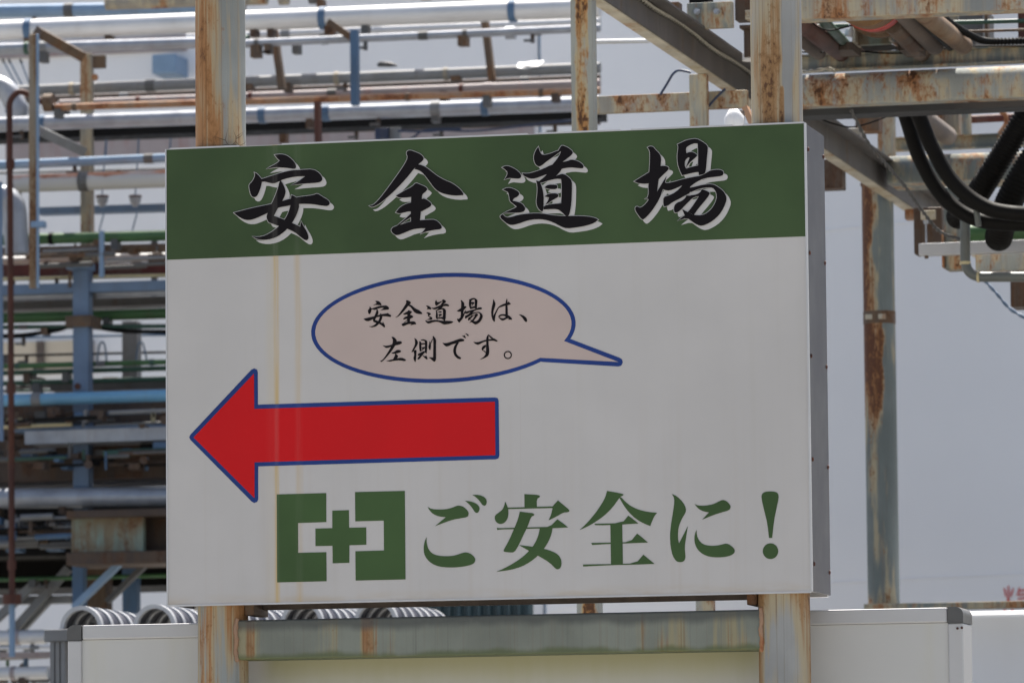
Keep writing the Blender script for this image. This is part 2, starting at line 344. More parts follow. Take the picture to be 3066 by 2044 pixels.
fr = thing('sign_stand', 'rust streaked stand of two round posts and a cross tube holding the white sign', 'sign stand')
for xx, mt, lb in ((xl, M_postL, 'post with broad orange rust streaks and cracked paint'), (xr, M_postR, 'post with thin brown rust lines and a rust hole')):
    o = tube_o('post', [(xx, YP, 0), (xx, YP, 1.5), (xx, YP, 3), (xx, YP, 5.4)], RP, mt, fr, 48); o['label'] = lb
    tube_o('base_plate', [(xx, YP, 0), (xx, YP, .02)], .13, mt, fr, 24)
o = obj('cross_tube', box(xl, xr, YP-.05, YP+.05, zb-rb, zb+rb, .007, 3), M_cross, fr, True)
md = o.modifiers.new('n', 'WEIGHTED_NORMAL'); md.keep_sharp = False
for xx, s_ in ((xl+RP*.72, 1), (xr-RP*.72, -1)):      # weld beads along the joint
    for dy in (-.052,):
        tube_o('weld_bead', spline([(xx+s_*.004, YP+dy+.006, zb-rb-.004), (xx+s_*.001, YP+dy, zb-rb*.5), (xx+s_*.004, YP+dy, zb), (xx+s_*.001, YP+dy, zb+rb*.5), (xx+s_*.004, YP+dy+.006, zb+rb+.004)], 4), [.005, .007, .006, .0075, .006]*3+[.006]*2, M_rust, fr, 8)
for xx in (xl+RP+.012, xr-RP-.014): obj('bracket_lug', box(xx-.014, xx+.014, .06, .2, Z0-.03, Z0+.01, .003), M_brown, fr)

# ---------------------------------------------------------------- the sign box
W, H, D = 1.8, 1.2606, .2734
sg = thing('sign_board', 'white box sign with a green header, a red left arrow and Japanese lettering', 'sign')
obj('face_panel', box(0, W, 0, .004, Z0, Z0+H), I_white, sg)
# folded edge of the face: thin aluminium angle, 2 mm proud
e = .0035
obj('edge_trim', box(-.001, e*.8, -.0022, .02, Z0, Z0+H), M_alu, sg); obj('edge_trim', box(W-e, W+.001, -.0022, .012, Z0, Z0+H), M_alu, sg)
obj('edge_trim', box(.0032, W-.0038, -.0018, .012, Z0-.004, Z0+.0004), M_alu, sg)
for a_, b_ in ((.012, .21), (.335, 1.03), (1.06, 1.29), (1.32, 1.60), (1.63, W-.0045)): obj('edge_trim', box(a_, b_, -.0015, .03, Z0+H-.0015, Z0+H+.0028), M_alu, sg)
obj('side_panel', box(W-.003, W+.0003, .0123, D, Z0+.001, Z0+H-.002, .001, 1), M_alu_side, sg)
obj('side_panel', box(0, .003, .021, D, Z0, Z0+H-.002), M_alu_side, sg)
obj('top_panel', box(.004, W-.004, .031, D, Z0+H-.006, Z0+H-.003), M_alu, sg)
obj('back_panel', box(.004, W-.004, D-.004, D-.001, Z0, Z0+H-.007), M_alu, sg)
obj('bottom_rail', box(.004, W-.004, .013, .03, Z0-.0005, Z0+.02), M_alu, sg)
obj('bottom_rail', box(.004, W-.004, D-.03, D-.0045, Z0-.004, Z0+.02), M_alu, sg)
obj('bottom_panel', box(.005, W-.005, .031, D-.031, Z0+.008, Z0+.010), M_grey, sg)
obj('bottom_lip', box(xl+RP+.03, xr-RP-.03, .13, .16, Z0-.012, Z0+.007, .002), M_ins, sg)
for px, py in ((2419, 447), (2423, 757), (2428, 1065), (2433, 1374), (2438, 1687), (2463, 468), (2467, 786), (2472, 1097), (2477, 1397), (2484, 1712)):
    z = P(px, py, .03 if px-2419 < (py-447)*.017+8 else D-.03).z; yy = .03 if (px-2419) < 22 else D-.02
    tube_o('screw', [(W, yy, z), (W+.003, yy, z), (W+.0045, yy, z)], [.006, .006, .003], M_redrust, sg, 10)

class Ink:                                    # flat print cut as polygons, one layer in front of another
    y = -.0006
def native(pts, off, sc): return [Vector((off[0]+x/sc, off[1]+y/sc)) for x, y in pts]
def smooth2(poly, it=1):
    """round the soft corners of a traced outline, keep the sharp ones"""
    for _ in range(it):
        out = []; n = len(poly)
        for i in range(n):
            a, b, c = poly[i-1], poly[i], poly[(i+1) % n]; d1 = (b-a); d2 = (c-b)
            if d1.length < 1e-6 or d2.length < 1e-6: out.append(b); continue
            if d1.normalized().dot(d2.normalized()) < .25: out.append(b)
            else: out += [b-d1*.25, b+d2*.25]
        poly = out
    return poly
def grow(poly, d):
    n = len(poly); A = sum(poly[i].x*poly[(i+1) % n].y-poly[(i+1) % n].x*poly[i].y for i in range(n)); s = 1 if A > 0 else -1; out = []
    for i in range(n):
        a, b, c = poly[i-1], poly[i], poly[(i+1) % n]
        n1 = Vector(((b-a).y, -(b-a).x)); n2 = Vector(((c-b).y, -(c-b).x))
        if n1.length < 1e-9 or n2.length < 1e-9: out.append(b.copy()); continue
        n1.normalize(); n2.normalize(); m = n1+n2
        if m.length < .25: m = n1
        else: m = m/max(.45, m.length_squared/2)
        out.append(b+m*d*s)
    return out
def poly_mesh(polys, y, step=5e-5):
    vs = []; fs = []
    for k, pl in enumerate(polys):
        w3 = [P(q.x, q.y, y-k*step) for q in pl]; base = len(vs); vs += w3
        for t in tessellate_polygon([[Vector((q.x, q.z, 0)) for q in w3]]):
            a, b, c = t; nrm = (w3[b]-w3[a]).cross(w3[c]-w3[a])
            fs.append((base+a, base+b, base+c) if nrm.y < 0 else (base+a, base+c, base+b))
    return mesh(vs, fs)
def ink(name, polys, mat, y, parent=sg): return obj(name, poly_mesh(polys, y), mat, parent)

hdr = [Vector(q) for q in ((494, 440), (2420, 360), (2420, 706.5), (494, 779.0))]
hp = [P(q.x, q.y, -.0006) for q in hdr]; hz = (hp[2].z+hp[3].z)/2
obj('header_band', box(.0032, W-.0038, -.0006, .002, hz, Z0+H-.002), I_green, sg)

G = {}
G['an'] = ((660, 400), 4, [
 [(648,255),(720,245),(790,258),(860,310),(905,370),(905,415),(880,425),(820,415),(740,408),(650,405),(545,428),(600,395),(670,360),(710,325),(680,300)],
 [(405,465),(440,480),(495,545),(500,570),(485,640),(450,735),(410,770),(365,745),(345,660),(342,612),(380,575),(405,530),(415,495)],
 [(490,545),(600,510),(740,465),(850,440),(960,435),(1110,425),(1190,475),(1222,530),(1215,570),(1170,590),(1000,600),(840,620),(930,575),(1015,512),(900,515),(760,545),(700,575),(640,600),(580,590),(530,575),(495,580)],
 [(722,562),(750,600),(782,680),(775,740),(740,810),(690,890),(640,985),(760,1028),(870,1075),(955,1115),(965,1045),(985,1090),(1040,1180),(1058,1240),(1045,1275),(1015,1278),(960,1240),(890,1180),(800,1140),(690,1105),(610,1075),(575,1065),(550,1005),(560,960),(610,845),(650,760),(690,650),(705,580)],
 [(160,948),(300,910),(450,875),(600,845),(750,805),(850,775),(960,755),(1110,738),(1160,715),(1220,755),(1290,795),(1315,835),(1290,868),(1240,868),(1100,845),(1000,842),(900,845),(790,870),(700,885),(640,915),(560,955),(450,1005),(370,1035),(300,1035),(240,1010),(190,975)],
 [(850,735),(900,755),(930,790),(945,860),(930,930),(890,1020),(830,1110),(760,1180),(690,1230),(610,1262),(520,1275),(430,1262),(378,1228),(450,1240),(540,1220),(640,1160),(720,1090),(790,1000),(830,900),(845,810),(845,760)]])
G['zen'] = ((1060, 400), 4, [
 [(625,238),(640,205),(680,200),(740,222),(800,248),(838,290),(825,325),(775,365),(720,420),(650,510),(560,610),(470,700),(380,780),(300,845),(215,885),(180,865),(230,855),(280,810),(350,725),(440,605),(540,465),(610,360),(645,285)],
 [(775,365),(860,400),(930,455),(1000,510),(1090,560),(1180,595),(1260,655),(1308,710),(1310,738),(1200,745),(1080,725),(1000,690),(950,640),(900,570),(840,490),(790,445),(725,425),(740,390)],
 [(500,745),(600,685),(700,632),(740,587),(790,610),(855,635),(882,665),(860,695),(820,725),(812,760),(690,758),(620,768),(540,770)],
 [(500,945),(540,890),(600,850),(680,825),(810,785),(840,775),(900,810),(932,845),(915,875),(860,905),(800,940),(670,930),(600,945),(545,960)],
 [(685,740),(815,720),(812,790),(800,940),(790,1045),(682,1060),(678,900)],
 [(445,1145),(475,1115),(560,1090),(680,1050),(790,1038),(900,1030),(970,1030),(1030,1075),(1053,1115),(1045,1145),(950,1155),(860,1175),(785,1205),(820,1180),(855,1135),(780,1135),(690,1150),(600,1190),(520,1220),(485,1210),(448,1175)],
 [(678,960),(690,995),(620,1040),(540,1100),(500,1115),(560,1065),(630,1005)]])
G['dou'] = ((1460, 380), 4, [
 [(172,487),(210,467),(260,470),(340,510),(395,560),(405,600),(380,622),(310,618),(250,612),(198,635),(230,585),(240,545),(215,515)],
 [(182,750),(240,725),(310,740),(370,775),(383,805),(360,835),(310,860),(300,885),(350,895),(410,915),(450,965),(448,1000),(410,1025),(330,1030),(240,1030),(180,1035),(250,1005),(320,975),(350,955),(310,925),(265,890),(258,830),(245,780),(215,768)],
 [(148,1065),(180,1045),(220,1085),(280,1080),(380,1050),(520,1035),(650,1035),(760,1055),(900,1068),(1050,1065),(1200,1070),(1290,1090),(1325,1112),(1280,1150),(1180,1185),(1060,1205),(950,1218),(880,1195),(780,1140),(680,1110),(580,1105),(480,1120),(370,1160),(290,1178),(240,1165),(190,1125),(155,1090)],
 [(608,238),(630,310),(660,340),(740,325),(850,280),(878,292),(800,350),(700,420),(640,470),(605,478),(565,440),(548,365),(570,290)],
 [(848,282),(880,225),(912,225),(975,255),(1025,300),(1010,335),(940,390),(885,430),(845,455),(760,470),(820,400),(860,340),(878,295)],
 [(415,555),(480,560),(560,540),(660,505),(760,455),(870,425),(960,410),(1000,390),(1070,405),(1130,440),(1153,475),(1140,500),(1080,495),(990,485),(900,500),(840,510),(740,555),(650,590),(570,620),(510,622),(455,600),(425,580)],
 [(790,480),(900,490),(870,535),(840,570),(800,605),(730,630),(640,675),(610,655),(680,600),(720,555)],
 [(580,642),(625,655),(640,690),(660,750),(672,830),(672,910),(668,990),(655,1015),(625,1000),(590,950),(582,890),(592,820),(597,740),(590,680)],
 [(640,672),(740,625),(860,570),(910,562),(970,600),(1010,645),(1010,760),(1005,900),(990,1010),(970,1068),(935,1070),(900,1030),(840,985),(760,985),(670,990),(672,945),(760,925),(880,915),(885,820),(888,720),(880,625),(820,622),(740,640)],
 [(678,727),(720,692),(820,692),(838,710),(830,745),(740,748)],
 [(680,835),(730,797),(830,795),(852,820),(840,845),(790,870),(740,905),(690,935),(725,880),(735,845)]])
G['jou'] = ((1850, 370), 4, [
 [(355,287),(385,270),(425,280),(450,315),(495,355),(520,405),(512,510),(500,600),(485,700),(470,815),(520,730),(582,630),(565,705),(535,800),(500,900),(440,1000),(380,1080),(310,1150),(280,1145),(240,1090),(208,1040),(208,1000),(235,990),(262,1010),(310,985),(370,915),(360,900),(315,905),(368,880),(365,720),(375,580),(385,420),(382,325)],
 [(195,693),(280,640),(370,585),(500,510),(560,505),(605,520),(612,545),(580,580),(520,635),(480,680),(370,720),(300,722),(240,715)],
 [(712,250),(800,210),(845,270),(815,290),(820,360),(850,400),(805,440),(800,500),(815,540),(850,545),(860,600),(770,622),(740,560),(715,480),(710,380),(725,280)],
 [(798,208),(860,190),(940,180),(1010,215),(1075,265),(1078,310),(1065,430),(1055,560),(1040,605),(970,620),(958,505),(962,380),(955,240),(900,240),(825,280)],
 [(812,540),(880,520),(966,500),(980,580),(930,585),(860,600),(770,622)],
 [(818,355),(860,340),(910,345),(955,380),(930,410),(880,450),(840,495),(812,530),(835,470),(858,410),(818,405)],
 [(582,632),(565,705),(590,715),(680,695),(780,665),(900,640),(1000,625),(1060,590),(1110,560),(1200,550),(1250,560),(1270,590),(1250,630),(1150,640),(1040,655),(960,690),(900,730),(850,770),(780,735),(700,775),(620,805),(570,800),(535,785),(555,740)],
 [(800,690),(900,690),(860,760),(870,830),(820,855),(740,900),(650,945),(600,985),(555,995),(543,965),(545,880),(600,865),(690,825),(780,735)],
 [(855,770),(930,755),(1030,730),(1140,725),(1200,760),(1255,800),(1290,850),(1305,905),(1285,970),(1240,1060),(1180,1130),(1100,1190),(1010,1228),(950,1215),(890,1175),(830,1130),(712,1165),(770,1120),(800,1100),(770,1025),(835,1060),(905,1095),(1000,1100),(1070,1070),(1140,1000),(1185,900),(1180,830),(1150,780),(1110,765),(1030,770),(950,790),(870,825)],
 [(870,860),(940,850),(985,825),(1005,785),(1050,800),(1100,825),(1100,850),(1040,930),(970,1010),(910,1095),(835,1060),(880,1010),(940,920),(970,870),(920,880),(870,910)],
 [(820,860),(920,870),(860,925),(800,985),(750,1040),(700,1072),(672,1060),(672,985),(710,945),(760,930),(810,890)]])
for k in ('an', 'zen', 'dou', 'jou'):         # heading: black brush strokes, white keyline and drop shadow
    off, sc, st = G[k]; nat = [smooth2(native(s, off, sc)) for s in st]
    o = ink('lettering', nat, I_black, -.0036)
    ink('letter_keyline', [grow(s, 1.5) for s in nat], I_shadow, -.0028, o)
    ink('letter_shadow', [grow([q+Vector((12, 12)) for q in s], .6) for s in nat], I_shadow, -.0016, o)
# speech bubble
def bub(cx, cy, rx, ry, k, a0, a1, tail, n=72):
    pts = [Vector((cx+rx*math.cos(a0+(a1-a0)*i/n), cy-ry*math.sin(a0+(a1-a0)*i/n)+k*rx*math.cos(a0+(a1-a0)*i/n))) for i in range(n+1)]
    return native([(q.x, q.y) for q in pts]+tail, (900, 780), 2.352)
kb = -.0345
ink('speech_bubble_outline', [bub(1005.5, 474, 931.5, 386, kb, -.284, 2*math.pi-.74, [(1700, 713), (2238, 745), (2258, 739), (2270, 716), (2262, 694), (2245, 683)])], I_blue, -.0008)
ink('speech_bubble', [bub(1005.5, 474, 902.5, 357, kb, -.345, 2*math.pi-.71, [(1692, 684), (2238, 713)])], I_pink, -.0014)
def place(key, bb):                           # a heading glyph again, at the size of the bubble's text
    off, sc, st = G[key]; xs = [x for s in st for x, y in s]; ys = [y for s in st for x, y in s]
    x0, x1, y0, y1 = min(xs), max(xs), min(ys), max(ys)
    return [[(bb[0]+(x-x0)/(x1-x0)*(bb[2]-bb[0]), bb[1]+(y-y0)/(y1-y0)*(bb[3]-bb[1])) for x, y in s] for s in st]
A1, A2 = (1080, 870), (1230, 860)
txt = [(A1, place('an', (50, 183, 550, 660))), (A1, place('zen', (620, 172, 1107, 638))), (A1, place('dou', (1160, 157, 1665, 610))), (A1, place('jou', (1725, 130, 2194, 609))),
 (A2, [[(1482,208),(1510,260),(1524,300),(1505,370),(1485,430),(1480,515),(1510,460),(1555,370),(1585,365),(1540,450),(1515,530),(1510,615),(1490,618),(1460,570),(1442,480),(1450,370),(1475,270)],
  [(1555,370),(1600,330),(1660,300),(1740,275),(1752,255),(1800,300),(1770,315),(1690,330),(1620,355),(1580,368)],
  [(1722,203),(1735,220),(1735,300),(1740,400),(1745,500),(1745,560),(1700,560),(1698,400),(1702,270)],
  [(1570,520),(1600,490),(1650,480),(1720,488),(1775,512),(1815,555),(1820,582),(1745,580),(1760,565),(1700,520),(1640,508),(1592,530),(1600,545),(1580,545)],
  [(1576,540),(1600,540),(1650,562),(1700,540),(1740,545),(1700,582),(1645,600),(1610,580)]]),
 (A2, [[(1940,485),(2000,495),(2060,530),(2092,575),(2090,615),(2065,625),(2040,600),(2000,540)]]),
 (A1, [[(390,978),(440,992),(500,985),(580,960),(650,910),(720,905),(745,930),(725,960),(620,985),(540,1010),(470,1032),(430,1015)],
  [(550,840),(575,825),(610,845),(645,880),(650,930),(620,985),(580,1050),(520,1130),(450,1210),(385,1275),(360,1280),(352,1258),(385,1250),(440,1180),(510,1070),(570,960),(580,870)],
  [(545,1120),(610,1095),(655,1058),(715,1070),(728,1095),(700,1112),(640,1130),(575,1132)],
  [(620,1120),(670,1165),(670,1190),(640,1230),(580,1230),(615,1165)],
  [(455,1262),(540,1240),(640,1218),(735,1200),(800,1230),(815,1250),(795,1265),(700,1250),(600,1258),(530,1275)]]),
 (A1, [[(962,850),(1000,870),(1032,925),(1015,980),(970,1050),(935,1105),(910,1102),(930,1060),(975,970),(975,900)],
  [(945,1080),(985,1060),(1005,1070),(1000,1150),(990,1275),(975,1280),(942,1215),(965,1150)],
  [(1052,905),(1090,920),(1090,1000),(1090,1090),(1060,1090),(1048,1000)],
  [(1080,880),(1130,870),(1190,895),(1198,930),(1192,1050),(1185,1130),(1150,1110),(1155,1000),(1155,910),(1120,895),(1080,895)],
  [(1085,945),(1156,938),(1156,965),(1085,970)], [(1086,1020),(1156,1008),(1156,1030),(1100,1075),(1080,1092),(1110,1040)],
  [(1025,1135),(1080,1110),(1140,1080),(1160,1100),(1100,1170),(1060,1225),(1025,1240),(1018,1215),(1060,1160),(1025,1170)],
  [(1100,1150),(1150,1180),(1180,1165),(1205,1225),(1180,1235),(1140,1200)],
  [(1235,905),(1255,930),(1262,1000),(1250,1065),(1235,1065),(1212,1010),(1230,960)], [(1256,930),(1286,862),(1300,860),(1262,960)],
  [(1290,825),(1310,815),(1350,870),(1355,920),(1350,1000),(1355,1200),(1345,1265),(1320,1278),(1280,1245),(1220,1195),(1300,1200),(1305,1000),(1305,880)]]),
 (A2, [[(568,995),(620,1005),(720,980),(850,930),(900,918),(955,935),(965,955),(940,970),(870,980),(830,1000),(800,1010),(740,1025),(680,1055),(640,1065),(600,1040)],
  [(820,1000),(870,985),(830,1050),(810,1120),(815,1185),(850,1230),(900,1260),(905,1280),(885,1292),(830,1275),(780,1220),(760,1150),(770,1080),(795,1030)],
  [(915,865),(945,870),(965,858),(990,900),(985,915),(965,910)], [(970,828),(1010,832),(1040,855),(1042,870),(1025,878),(1000,850)]]),
 (A2, [[(1122,978),(1190,988),(1280,962),(1350,938),(1450,928),(1480,910),(1555,950),(1560,968),(1540,975),(1470,955),(1380,965),(1300,985),(1220,1032),(1190,1030),(1150,1010)],
  [(1385,850),(1400,845),(1480,912),(1440,925)],
  [(1355,900),(1385,850),(1400,860),(1395,1000),(1405,1080),(1410,1150),(1400,1220),(1360,1255),(1290,1285),(1235,1298),(1310,1250),(1350,1190),(1352,1080),(1355,980)],
  [(1350,1030),(1350,1075),(1310,1105),(1300,1130),(1340,1145),(1355,1190),(1300,1140),(1270,1125),(1275,1080),(1305,1045)]])]
for off, st in txt: ink('lettering', [smooth2(native(s, off, 6)) for s in st], I_black, -.0022)
ring = []
for k in range(24):
    a, b2 = 2*math.pi*k/24, 2*math.pi*(k+1)/24
    ring.append([Vector((1230+(1743+r*math.cos(t))/6, 860+(1215+r*math.sin(t))/6)) for r, t in ((52, a), (74, a), (74, b2), (52, b2))])
obj('lettering', poly_mesh(ring, -.0022, 0), I_black, sg)
# arrow
ink('arrow_outline', [native([(62,538),(70,520),(500,62),(520,53),(540,62),(545,80),(546,308),(2215,257),(2235,262),(2241,280),(2246,665),(2240,685),(2222,692),(548,742),(548,975),(540,992),(520,999),(503,990),(72,557)], (540, 1080), 2.352)], I_blue, -.0008)
ink('arrow', [native([(93,538),(518,90),(520,338),(2215,287),(2218,663),(522,713),(522,965)], (540, 1080), 2.352)], I_red, -.0014)
# green cross emblem
for pl in ([(140,192),(867,172),(868,598),(452,612),(454,1048),(868,1038),(872,1465),(145,1482)], [(1288,158),(2020,140),(2030,1438),(1297,1455),(1293,1025),(1713,1013),(1710,577),(1292,588)],
           [(955,430),(1200,422),(1202,680),(1453,675),(1455,930),(1206,938),(1206,1195),(960,1202),(958,945),(708,950),(707,693),(955,686)]):
    ink('emblem', [native(pl, (800, 1440), 4.9)], I_logo, -.0008)
B1, B2, B3, B4 = (1230, 1440), (1480, 1440), (1660, 1440), (1960, 1440)
circ = lambda cx, cy, rx, ry: [(cx+rx*math.cos(2*math.pi*k/28), cy+ry*math.sin(2*math.pi*k/28)) for k in range(28)]
for off, st in (
 (B1, [[(200,305),(250,332),(330,338),(420,335),(500,315),(550,292),(590,290),(640,310),(685,355),(695,390),(680,428),(600,442),(500,460),(400,495),(288,538),(350,485),(418,430),(340,422),(270,395),(225,350)],
  [(648,232),(720,240),(790,268),(825,310),(820,355),(800,380),(770,375),(740,325),(700,275)], [(735,162),(820,162),(885,190),(912,230),(905,280),(880,295),(855,280),(820,230),(780,190)],
  [(188,668),(190,740),(210,810),(250,860),(320,890),(430,898),(530,888),(620,855),(670,848),(725,870),(765,910),(775,945),(755,985),(690,1010),(580,1028),(450,1032),(340,1022),(250,985),(190,930),(158,865),(153,790),(165,720)]]),
 (B2, [[(360,153),(500,160),(545,170),(548,190),(508,210),(510,318),(362,320)], [(130,242),(165,315),(170,380),(160,450),(120,500),(70,515),(20,490),(3,440),(10,405),(60,370),(100,335),(120,290)],
  [(160,315),(700,300),(700,320),(165,333)], [(695,300),(762,228),(830,285),(898,340),(900,360),(880,370),(828,373),(740,425),(650,467),(680,400),(698,320)],
  [(305,362),(400,375),(460,380),(482,398),(470,412),(440,425),(400,540),(350,640),(290,770),(240,850),(190,852),(120,845),(107,828),(170,720),(240,560),(285,450)],
  [(30,555),(60,562),(240,555),(540,548),(665,545),(755,453),(820,500),(885,552),(700,562),(540,565),(240,573),(62,576),(36,584)],
  [(545,560),(697,560),(685,630),(650,720),(600,800),(525,890),(430,965),(330,1020),(200,1060),(22,1083),(120,1040),(240,975),(340,905),(420,830),(490,740),(530,640)],
  [(295,763),(460,782),(600,808),(700,840),(770,880),(803,940),(805,1000),(790,1040),(760,1055),(735,1048),(660,970),(525,890),(415,832)]]),
 (B3, [[(630,115),(720,130),(810,148),(830,158),(820,172),(790,185),(770,210),(700,310),(600,410),(480,495),(380,550),(300,583),(380,510),(480,395),(560,280),(610,190)],
  [(775,192),(795,186),(850,245),(920,300),(1010,340),(1110,365),(1230,377),(1195,420),(1165,490),(1148,535),(1080,510),(980,455),(890,370),(830,290)],
  [(478,508),(810,500),(885,410),(940,450),(1008,505),(810,517),(490,530)], [(442,737),(680,733),(905,728),(990,625),(1050,670),(1120,732),(905,742),(680,748),(450,762)],
  [(340,995),(680,990),(975,983),(1065,877),(1130,930),(1200,988),(975,997),(680,1003),(345,1020)], [(670,512),(812,508),(820,998),(678,1002)]]),
 (B4, [[(205,150),(270,180),(340,250),(378,325),(370,380),(330,440),(295,520),(280,600),(280,690),(292,742),(330,670),(398,535),(375,680),(360,790),(368,870),(370,920),(350,960),(300,970),(255,955),(215,890),(190,780),(183,650),(195,520),(220,370),(238,240),(230,190)],
  [(475,270),(520,290),(600,293),(700,275),(770,240),(815,220),(860,235),(905,280),(912,315),(890,348),(810,370),(700,405),(568,460),(610,415),(650,372),(590,362),(530,335)],
  [(502,580),(505,640),(525,700),(580,755),(660,772),(740,770),(810,755),(860,742),(910,765),(955,805),(963,840),(940,875),(870,902),(760,912),(660,905),(580,875),(515,820),(482,750),(475,680),(485,620)]]),
 (B4, [[(1278,200),(1285,150),(1320,125),(1385,120),(1450,125),(1482,150),(1487,200),(1460,320),(1430,470),(1408,678),(1370,678),(1350,500),(1310,340)], circ(1388, 836, 93, 95)])):
    ink('lettering', [smooth2(native(s, off, 4)) for s in st], I_logo, -.0008)

# ---------------------------------------------------------------- framed white board behind the posts
YB = .20
bx0, bx1 = P(202, 1900, YB).x, P(2883, 1850, YB).x
bz = (P(300, 1868, YB).z+P(2800, 1820, YB).z)/2; fw = S_(45, YB); th = .15
M_board = plain('white_board_sheet', (.49, .487, .47), .45, 0, .04, 2.5, (.45, .42, .28), .25)
M_brail = plain('board_frame_aluminium', (.45, .45, .455), .45, .1, .05, 4, (.4, .38, .33), .15)
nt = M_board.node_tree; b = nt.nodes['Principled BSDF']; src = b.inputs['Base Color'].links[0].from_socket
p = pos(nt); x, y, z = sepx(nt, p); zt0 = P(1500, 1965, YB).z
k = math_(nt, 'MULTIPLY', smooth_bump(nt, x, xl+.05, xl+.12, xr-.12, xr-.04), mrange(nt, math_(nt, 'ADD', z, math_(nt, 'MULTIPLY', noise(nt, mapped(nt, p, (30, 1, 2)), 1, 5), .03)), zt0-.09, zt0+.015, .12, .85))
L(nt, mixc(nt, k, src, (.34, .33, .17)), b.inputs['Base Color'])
bd = thing('white_panel_board', 'large white board in an aluminium frame with dark corner caps standing behind the sign posts', 'board')
obj('panel', box(bx0+fw, bx1-fw, YB+.006, YB+.03, .75, bz-fw), M_board, bd)
obj('top_rail', box(bx0+fw+.0015, bx1-fw-.0015, YB, YB+th, bz-fw+.001, bz, .004), M_brail, bd)
obj('bottom_rail', box(bx0+fw+.0015, bx1-fw-.0015, YB, YB+th, .70, .748, .004), M_brail, bd)
for a_, b_ in ((bx0, bx0+fw), (bx1-fw, bx1)):
    obj('side_rail', box(a_, b_, YB, YB+th, .70, bz-fw-.001, .004), M_brail, bd)
    obj('leg', box(a_+.005, b_-.005, YB+.03, YB+.09, 0, .699), M_brail, bd)
def corner(x0, x1, s):                        # cap with one big rounded outer corner
    pr = []; r = fw*.5
    for k in range(7):
        a = math.pi/2*k/6; pr.append((x1-r+r*math.cos(a), bz+.0015-r+r*math.sin(a)))
    pr = [(x0, bz-fw-.0005), (x1, bz-fw-.0005)]+pr+[(x0, bz+.0015)]
    if s < 0: pr = [(x0+x1-a, b) for a, b in pr][::-1]
    n = len(pr); vs = [(a, YB-.003, b) for a, b in pr]+[(a, YB+th+.003, b) for a, b in pr]
    return mesh(vs, [tuple(range(n)), tuple(range(n, 2*n))[::-1]]+[(i, i+n, (i+1) % n+n, (i+1) % n) for i in range(n)])
obj('corner_cap', corner(bx0-.001, bx0+fw, -1), M_cap, bd); obj('corner_cap', corner(bx1-fw, bx1+.001, 1), M_cap, bd)
for px, py in ((2867, 1880), (2880, 1878)): 
    q = P(px, py, YB); tube_o('rivet', [(q.x, YB+.001, q.z), (q.x, YB-.003, q.z)], .0035, M_redrust, bd, 8)

# ---------------------------------------------------------------- far buildings and tank
YW = 31.
def wx(px, Y=YW, py=300): return P(px, py, Y).x
bl = thing('factory_building', 'pale grey factory wall with downpipe behind the left pipe rack', 'building')
obj('wall', box(wx(-2600), wx(1612), YW, YW+12, 0, 9.4), M_white, bl)
obj('downpipe', box(wx(1618), wx(1637), YW-.02, YW+.1, 0, 9.4), M_blue, bl)
obj('corner_panel', box(wx(1638), wx(1664), YW+.05, YW+.4, 0, 9.4), M_white, bl)
for k in range(5): obj('wall_rib', box(wx(1667+k*29), wx(1685+k*29), YW+.06, YW+.14, 0, 9.4), M_clad, bl)
obj('wall', box(wx(1664), wx(2000), YW+.145, YW+6, 0, 9.4), M_pink, bl)
a, b = P(490, 180, YW), P(563, 236, YW)
obj('vent_box', box(a.x, b.x, YW-.35, YW+.01, b.z, a.z, .015, 2), M_blue, bl)
for y0, y1, x0, x1 in ((135, 152, -300, 560), (392, 415, 20, 1600)):
    a, b = P(x0, y0+(0 if x0 > 0 else 10), YW), P(x1, y1, YW)
    obj('wall_band', box(a.x, b.x, YW-.03, YW-.002, b.z, a.z), M_pink, bl)
a, b = P(-200, 1034, YW), P(278, 1110, YW)
obj('wall_recess_panel', box(a.x, b.x, YW-.05, YW-.002, b.z, a.z), M_cream, bl)
for x in (122, 270): 
    q = wx(x, YW-.06, 1060); obj('panel_post', box(q-.03, q+.03, YW-.09, YW-.052, b.z, a.z), M_ins, bl)

RT = 6.2; tl = P(1722, 800, 28); 
tc = Vector((tl.x+RT*math.cos(.17)+.0, 28, 0))
tk = thing('storage_tank', 'huge white cylindrical storage tank filling the right background', 'tank')
nseg = 160; vs = []; fs = []
for z in (0, 8.8):
    for k in range(nseg): vs.append((tc.x+RT*math.cos(2*math.pi*k/nseg), tc.y+RT*math.sin(2*math.pi*k/nseg), z))
for k in range(nseg): fs.append((k, (k+1) % nseg, nseg+(k+1) % nseg, nseg+k))
vs += vs[nseg:2*nseg]
o = obj('shell', mesh(vs, fs+[tuple(range(2*nseg, 3*nseg))]), M_tank, tk)
o.data.polygons.foreach_set('use_smooth', [len(p.vertices) == 4 for p in o.data.polygons])
def tank_hit(px, py, off=0.006):
    d = (fwd + rgt*((px-1533)/FOC) + up*((1022-py)/FOC)).normalized(); R = RT+off
    ox, oy = CAM.x-tc.x, CAM.y-tc.y; A = d.x*d.x+d.y*d.y; B = 2*(ox*d.x+oy*d.y); C = ox*ox+oy*oy-R*R
    disc = max(0, B*B-4*A*C); t = (-B-math.sqrt(disc))/(2*A); return CAM+d*t
zs = tank_hit(2600, 676).z
for zz in (zs, zs-2.4, zs+2.4):
    pts = [(tc.x+(RT+.001)*math.cos(2*math.pi*k/120), tc.y+(RT+.001)*math.sin(2*math.pi*k/120), zz) for k in range(121)]
    obj('weld_seam', tube(pts, .007, 6, False), M_tank, tk)
